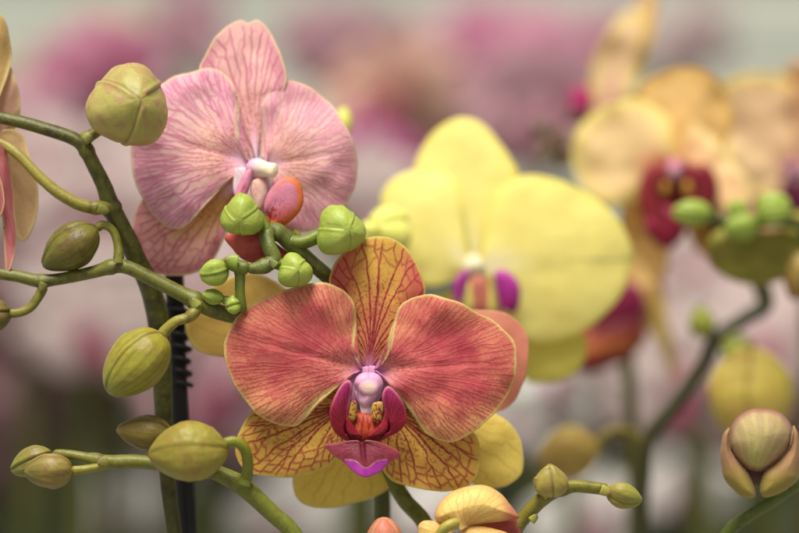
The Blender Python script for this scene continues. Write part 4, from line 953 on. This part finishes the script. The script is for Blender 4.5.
# dark lipped flower peeping out right of the yellow one
plM = thing('orchid_plant', 'blurred orchid whose dark wine and orange lip shows past the yellow flower', 'orchid', (633, 700, 560))
tube('stem', plM, [(600, 300, 545, 6), (618, 310, 560, 7), (627, 350, 560, 7), (630, 400, 560, 7), (633, 440, 560, 7), (634, 533, 560, 7.5), (633, 700, 560, 8)], stemcol((120, 128, 72), (104, 104, 60), mott=.3))
fm = node('flower', plM, (610, 320, 520), label='blurred flower with a wine red lip banded orange')
petal('sepal', fm, (618, 300), [(620, 250), (640, 232), (658, 246), (662, 270), (652, 292), (636, 302)], soft((230, 202, 138), (222, 186, 122), (214, 170, 90), 6), d0=545, seed=181, **SP)
petal('petal', fm, (600, 300), [(580, 250), (550, 280), (545, 330), (570, 350), (600, 330)], soft((206, 140, 90), (196, 130, 84), (214, 170, 90), 6), d0=560, seed=182, **SP)
petal('lip_lobe', fm, (612, 315), [(622, 278), (640, 288), (645, 308), (638, 325), (610, 330), (590, 325), (596, 300)], soft((150, 40, 84), (128, 26, 60), (176, 84, 120), 4), d0=505, pillow=14, mat=M_LIP, seed=183, ns=90, nr=40, k=0)
petal('lip_lobe', fm, (610, 345), [(640, 318), (646, 338), (630, 358), (605, 368), (580, 372), (572, 358), (590, 335), (615, 322)], lambda i: mixc(B3((122, 30, 36), i), (190, 116, 56), np.exp(-((i['Y'] - 346 + (i['X'] - 605) * .15) / 8) ** 2) * .9), d0=500, pillow=14, mat=M_LIP, seed=184, ns=90, nr=40, k=0)
petal('sepal', fm, (650, 300), [(648, 290), (652, 320), (662, 350), (670, 374), (675, 370), (672, 340), (664, 310), (658, 292)], soft((206, 186, 110), (200, 170, 90), (214, 190, 110), 3), d0=540, seed=185, **SP)
petal('petal', fm, (640, 300), [(640, 262), (652, 262), (664, 290), (664, 320), (650, 330), (640, 320)], soft((214, 186, 150), (200, 160, 120), (214, 190, 110), 3), d0=560, seed=186, **SP)

DSHIFT[0] = 0
# ================================================================ far plants, benches and house
LEAFV = {}
def flower_mesh(seed):
    """one far flower: five petals and a lip in a single sheet mesh (radius 1)"""
    r_ = np.random.default_rng(seed)
    vs, fs, cs = [], [], []; off = 0
    spec = [(90, .95, .34, .08), (210, .9, .34, .08), (330, .9, .34, .08), (18, 1.0, .56, -.02), (162, 1.0, .56, -.02)]
    for ang, ln, wd, z in spec:
        n, m = 12, 11
        r = np.linspace(0, 1, n); v = np.linspace(-1, 1, m); V, R = np.meshgrid(v, r)
        w = wd * np.sin(math.pi * np.clip(R, 0, 1) ** .75 * .96 + .05) ** .7
        x = ln * R; y = V * w; zz = z + .18 * R ** 2 * r_.uniform(.3, 1.4) - .12 * (1 - V ** 2) * w + .05 * np.sin(5 * V + seed) * R
        a = math.radians(ang + r_.normal(0, 4))
        X = x * math.cos(a) - y * math.sin(a); Z = x * math.sin(a) + y * math.cos(a)
        vs.append(np.stack([X, zz, Z], -1).reshape(-1, 3))
        t = np.clip(1 - R, 0, 1).reshape(-1, 1)
        cs.append(np.clip(1.0 - .12 * t * np.array([[0.2, 1.0, .6]]), 0, 1))
        idx = np.arange(n * m).reshape(n, m) + off; off += n * m
        fs.append(np.stack([idx[:-1, :-1], idx[:-1, 1:], idx[1:, 1:], idx[1:, :-1]], -1).reshape(-1, 4))
    n = 12; th = np.linspace(0, 2 * math.pi, n, endpoint=False); ph = np.linspace(.05, math.pi - .05, 8)
    A, Bq = np.meshgrid(th, ph)
    vs.append(np.stack([.17 * np.sin(Bq) * np.cos(A), -.16 + .18 * np.sin(Bq) * np.sin(A), -.12 + .24 * np.cos(Bq)], -1).reshape(-1, 3))
    cs.append(np.tile([[.55, .12, .25]], (n * 8, 1)))
    idx = np.arange(n * 8).reshape(8, n) + off; j = np.roll(idx, -1, 1)
    fs.append(np.stack([idx[:-1], j[:-1], j[1:], idx[1:]], -1).reshape(-1, 4))
    return np.vstack(vs), np.vstack(fs), np.vstack(cs)

PAL = {
 'rose': ((176, 140, 146), 'dull rose'),
 'magenta': ((168, 84, 130), 'magenta'), 'hotpink': ((188, 122, 146), 'bright pink'), 'pink': ((198, 160, 168), 'rose pink'), 'pale': ((192, 176, 170), 'pale pink'),
 'white': ((214, 214, 206), 'white'), 'peach': ((204, 166, 144), 'peach'), 'dusty': ((122, 94, 96), 'dusty rose'), 'cream': ((200, 198, 166), 'cream yellow'), 'lilac': ((204, 186, 202), 'pale lilac')}
FM = {}
def far_mesh(colour, seed):
    key = (colour, seed % 3)
    if key not in FM:
        mkey = 'far_petal_' + colour
        if mkey not in MATS: MATS[mkey] = flat_mat(mkey, PAL[colour][0])
        v, f, c = flower_mesh(seed % 3 + 1)
        me = bpy.data.meshes.new('far_flower')
        me.from_pydata(v.tolist(), [], f.tolist())
        at = me.attributes.new('Col', 'FLOAT_COLOR', 'POINT')
        c4 = np.ones((len(v), 4), np.float32); c4[:, :3] = c; at.data.foreach_set('color', c4.ravel())
        me.polygons.foreach_set('use_smooth', np.ones(len(f), bool))
        me.materials.append(MATS[mkey]); FM[key] = me
    return FM[key]

def far_plant(x, y, d, colour, n, spread, label, stemx=None, size=(130, 150)):
    """a spray of n flowers around (x, y) at depth d, on one arching stem that runs down to the bench"""
    k = (F + d * U) / F
    rg = np.random.default_rng(int(x * 7 + y * 13 + d))
    sx = stemx if stemx is not None else x + rg.uniform(-30, 30)
    root = thing('orchid_plant', label, 'orchid', (sx, 266.5 + 1650 / k, d), group='far orchids')
    pts = [(x + spread * .6, y - spread * .35, d + 20, 4), (x, y - spread * .2, d + 30, 6), (x + (sx - x) * .6, y + 60, d + 30, 8), (sx, y + 200 / k, d + 20, 9), (sx, 266.5 + 1650 / k, d, 10)]
    pts = [(a, b_, c, r_) for a, b_, c, r_ in pts]
    tube('stem', root, pts, stemcol((92, 104, 52), (70, 84, 40)), n=40, seg=8, bumpy=0)
    for q in range(n):
        a = q * 2.4 + rg.uniform(0, 1); rr = spread * math.sqrt((q + .3) / n)
        fx, fy = x + rr * math.cos(a), y + rr * math.sin(a) * .85
        o = bpy.data.objects.new('flower', far_mesh(colour, int(rg.integers(0, 3)))); COL.objects.link(o)
        place(o, P(np.array((fx, fy, d + rg.uniform(-60, 60)))), root)
        s_ = rg.uniform(*((85, 105) if colour == 'white' else size)) * U; o.scale = (s_, s_, s_)
        o.rotation_euler = (rg.uniform(-.35, .25), rg.uniform(-.25, .25), rg.uniform(-.6, .6))
    return root

FAR = [
 # x, y, depth, colour, flowers, spread, where
 (100, 86, 3000, 'hotpink', 5, 44, 'in the upper left, behind the end-on bud'),
 (66, 112, 3300, 'magenta', 3, 26, 'behind the gap left of the end-on bud'),
 (182, 40, 4600, 'pink', 3, 34, 'high in the blur left of the pink flower'),
 (120, 30, 5200, 'cream', 2, 22, 'faint at the top left'),
 (24, 90, 4200, 'cream', 2, 24, 'faint beside the left edge'),
 (362, 178, 2300, 'magenta', 4, 20, 'deep magenta between the pink and yellow flowers'),
 (400, 108, 3000, 'peach', 5, 40, 'above the left of the yellow flower'),
 (352, 66, 3900, 'rose', 5, 44, 'right of the pink flower top'),
 (440, 60, 4300, 'pink', 5, 46, 'above the yellow flower'),
 (515, 66, 3700, 'hotpink', 6, 46, 'above and right of the yellow flower'),
 (530, 110, 3200, 'rose', 6, 42, 'beside the small dark buds'),
 (470, 120, 3400, 'rose', 5, 40, 'right behind the yellow upper sepal'),
 (585, 60, 5000, 'pink', 3, 40, 'behind the upright cream petals'),
 (690, 50, 5400, 'pale', 3, 36, 'high at the right, above the peach flowers'),
 (356, 222, 1900, 'pale', 3, 22, 'between the pink petal and the yellow bud'),
 (20, 165, 2800, 'pink', 5, 52, 'behind the left edge flower'),
 (80, 190, 2500, 'pale', 6, 54, 'behind the gap under the arching stem'),
 (100, 240, 2400, 'pale', 6, 50, 'pale pink behind the dark olive bud'),
 (30, 300, 2300, 'dusty', 5, 46, 'behind the left end of the horizontal stem'),
 (100, 318, 2100, 'pale', 6, 46, 'broad and pale under the horizontal stem'),
 (200, 285, 2200, 'pale', 4, 30, 'behind the small green buds'),
 (215, 380, 2500, 'pink', 5, 40, 'right of the black stake'),
 (70, 390, 2600, 'dusty', 5, 46, 'left of the plump hanging bud'),
 (20, 440, 3000, 'dusty', 4, 40, 'low at the left edge'),
 (210, 430, 2900, 'dusty', 4, 26, 'low behind the mustard bud'),
 (683, 290, 1900, 'pale', 3, 24, 'between the peach flower and the dark stem'),
 (676, 376, 1700, 'pale', 5, 44, 'pale pink left of the dark forked stem'),
 (720, 300, 2100, 'pale', 4, 38, 'under the olive backed flower'),
 (782, 350, 1800, 'pale', 6, 44, 'pale pink at the right edge'),
 (790, 440, 2600, 'dusty', 3, 36, 'low at the right edge'),
 (548, 398, 1900, 'white', 3, 24, 'white, under the yellow flower'),
 (528, 425, 2300, 'white', 2, 18, 'white, right of the yellow sepal'),
 (290, 522, 2600, 'white', 4, 34, 'white along the bottom left of centre'),
 (430, 516, 2400, 'white', 3, 28, 'white along the bottom, right of the dark stem'),
 (585, 522, 2300, 'white', 4, 26, 'white along the bottom right of centre'),
 (690, 486, 2900, 'white', 2, 18, 'white behind the foot of the forked stem'),
 (110, 520, 3600, 'white', 3, 34, 'white at the lower left foot of the photo'),
 (-70, 120, 3200, 'hotpink', 5, 50, 'in a row left of the tall arching stem'),
 (-120, 300, 2600, 'pale', 6, 54, 'further left than the horizontal stem'),
 (-190, 200, 3000, 'pink', 6, 54, 'at the far left of the house'),
 (-60, 430, 2800, 'dusty', 4, 44, 'low beyond the low spike tip'),
 (860, 250, 2600, 'pale', 6, 54, 'to the right of the olive backed flower'),
 (930, 120, 3400, 'pink', 5, 50, 'at the far right of the house'),
 (900, 420, 2600, 'rose', 5, 46, 'low on the right side bench'),
 (610, 395, 3000, 'dusty', 4, 34, 'dim, right below the wine red lip'),
]
for (x, y, d, c, n, sp, where) in FAR:
    far_plant(x, y, d, c, n, sp, 'far blurred %s orchid %s' % (PAL[c][1], where))

# dark leafy mass of the pots on the far benches
def leaves():
    rg = np.random.default_rng(99); vs, fs, cs = [], [], []; off = 0
    for q in range(3600):
        d = rg.uniform(4200, 8500); k = (F + d * U) / F
        x = rg.uniform(-450, 1250); y = 325 + 420 * rg.uniform(0, 1) ** .75
        base = np.array([x, y, d]); ln = rg.uniform(60, 110); wd = ln * rg.uniform(.2, .3)
        ang = rg.uniform(.1, math.pi - .1); tz = rg.uniform(-1, 1)
        n, m = 6, 3
        r = np.linspace(0, 1, n); v = np.linspace(-1, 1, m); V, R = np.meshgrid(v, r)
        w = wd * np.sin(math.pi * R ** .8 * .95 + .06)
        X = base[0] + ln * R * math.cos(ang) - V * w * math.sin(ang)
        Y = base[1] - (ln * R * math.sin(ang) - .5 * ln * R ** 2) + V * w * math.cos(ang) * .6
        Z = base[2] + tz * ln * k * R + np.abs(V) * w * k * .3
        vs.append(np.stack([X, Y, Z], -1).reshape(-1, 3))
        c = np.array([[46, 54, 34]]) * rg.uniform(.5, 1.25) + rg.uniform(-8, 12, (1, 3))
        cs.append(np.tile(lin(c), (n * m, 1)))
        idx = np.arange(n * m).reshape(n, m) + off; off += n * m
        fs.append(np.stack([idx[:-1, :-1], idx[:-1, 1:], idx[1:, 1:], idx[1:, :-1]], -1).reshape(-1, 4))
    o = link_mesh('orchid_foliage', P(np.vstack(vs)), np.vstack(fs), np.vstack(cs), M_LEAF)
    o['label'] = 'mass of dark green orchid leaves on the benches far behind'; o['category'] = 'foliage'; o['kind'] = 'stuff'
leaves()

def plain(name, c1, c2, scale, rough=.8, stretch=(1, 1, 1)):
    m = bpy.data.materials.new(name); m.use_nodes = True; nt = m.node_tree; L = nt.links.new; N = nt.nodes.new
    pr = nt.nodes['Principled BSDF']; tc = N('ShaderNodeTexCoord'); mp = N('ShaderNodeMapping'); nz = N('ShaderNodeTexNoise'); cr_ = N('ShaderNodeValToRGB')
    mp.inputs['Scale'].default_value = stretch; nz.inputs['Scale'].default_value = scale; nz.inputs['Detail'].default_value = 4
    cr_.color_ramp.elements[0].position = .35; cr_.color_ramp.elements[1].position = .65
    cr_.color_ramp.elements[0].color = rgb(*c1); cr_.color_ramp.elements[1].color = rgb(*c2)
    L(tc.outputs['Object'], mp.inputs['Vector']); L(mp.outputs['Vector'], nz.inputs['Vector']); L(nz.outputs['Fac'], cr_.inputs['Fac']); L(cr_.outputs['Color'], pr.inputs['Base Color'])
    pr.inputs['Roughness'].default_value = rough
    return m
def quadmesh(name, v, f, mat, kind='structure', label=None):
    me = bpy.data.meshes.new(name); me.from_pydata(v, [], f); me.materials.append(mat)
    o = bpy.data.objects.new(name, me); COL.objects.link(o); o['kind'] = kind
    if label: o['label'] = label
    return o
quadmesh('ground', [(-60, -40, 0), (60, -40, 0), (60, 80, 0), (-60, 80, 0)], [(0, 1, 2, 3)], plain('concrete_ground', (120, 118, 112), (140, 136, 128), 1.5))
# pale slatted house wall a few metres behind: real boards with gaps, one wall
v, f = [], []
z = 0.004; n = 0
while z < 3.6:
    y0 = 5.4; t = .012 * (n % 2)
    b0 = len(v)
    v += [(-7, y0 - t, z), (7, y0 - t, z), (7, y0 - t, z + .118), (-7, y0 - t, z + .118), (-7, y0 + .03, z), (7, y0 + .03, z), (7, y0 + .03, z + .118), (-7, y0 + .03, z + .118)]
    f += [(b0, b0 + 1, b0 + 2, b0 + 3), (b0 + 3, b0 + 2, b0 + 6, b0 + 7), (b0, b0 + 4, b0 + 5, b0 + 1)]
    z += .12; n += 1
quadmesh('wall', v, f, plain('pale_boards', (172, 176, 164), (190, 192, 180), 1.2, stretch=(.4, 1, 6)), label='pale grey green boarded wall far behind')

# ================================================================ light, world, camera
w = bpy.data.worlds.new('World'); scene.world = w; w.use_nodes = True
nt = w.node_tree; bg = nt.nodes['Background']; sky = nt.nodes.new('ShaderNodeTexSky'); sky.sky_type = 'NISHITA'; sky.sun_disc = False
EL, AZ = math.radians(66), math.radians(200)       # behind the camera, a little to its left
sky.sun_elevation = EL; sky.sun_rotation = AZ; sky.dust_density = 3.0; sky.air_density = 1.0; sky.ozone_density = .6
hs = nt.nodes.new('ShaderNodeHueSaturation'); hs.inputs['Saturation'].default_value = .2
nt.links.new(sky.outputs[0], hs.inputs['Color']); nt.links.new(hs.outputs[0], bg.inputs['Color']); bg.inputs['Strength'].default_value = 0.088
sl = bpy.data.lights.new('sun', 'SUN'); sl.energy = 5.6; sl.angle = math.radians(26); sl.color = (1, .955, .87)
so = bpy.data.objects.new('sun', sl); COL.objects.link(so)
dirv = Vector((math.sin(AZ) * math.cos(EL), math.cos(AZ) * math.cos(EL), math.sin(EL)))
so.rotation_euler = dirv.to_track_quat('Z', 'Y').to_euler(); so.location = dirv * 5 + Vector((0, 0, H))

cd = bpy.data.cameras.new('camera'); cam = bpy.data.objects.new('camera', cd); COL.objects.link(cam)
cam.location = (0, 0, H); cam.rotation_euler = (math.pi / 2, 0, 0)
cd.sensor_width = 36; cd.lens = 36 * F / (799 * U); cd.clip_start = .02; cd.clip_end = 200
cd.dof.use_dof = True; cd.dof.focus_distance = F; cd.dof.aperture_fstop = (cd.lens / 1000) / 0.025
cd.dof.aperture_blades = 0
scene.camera = cam
scene.view_settings.view_transform = 'Standard'; scene.view_settings.look = 'None'; scene.view_settings.exposure = 0
scene.render.engine = 'CYCLES'; scene.cycles.use_denoising = True
scene.cycles.max_bounces = 6; scene.cycles.transparent_max_bounces = 4
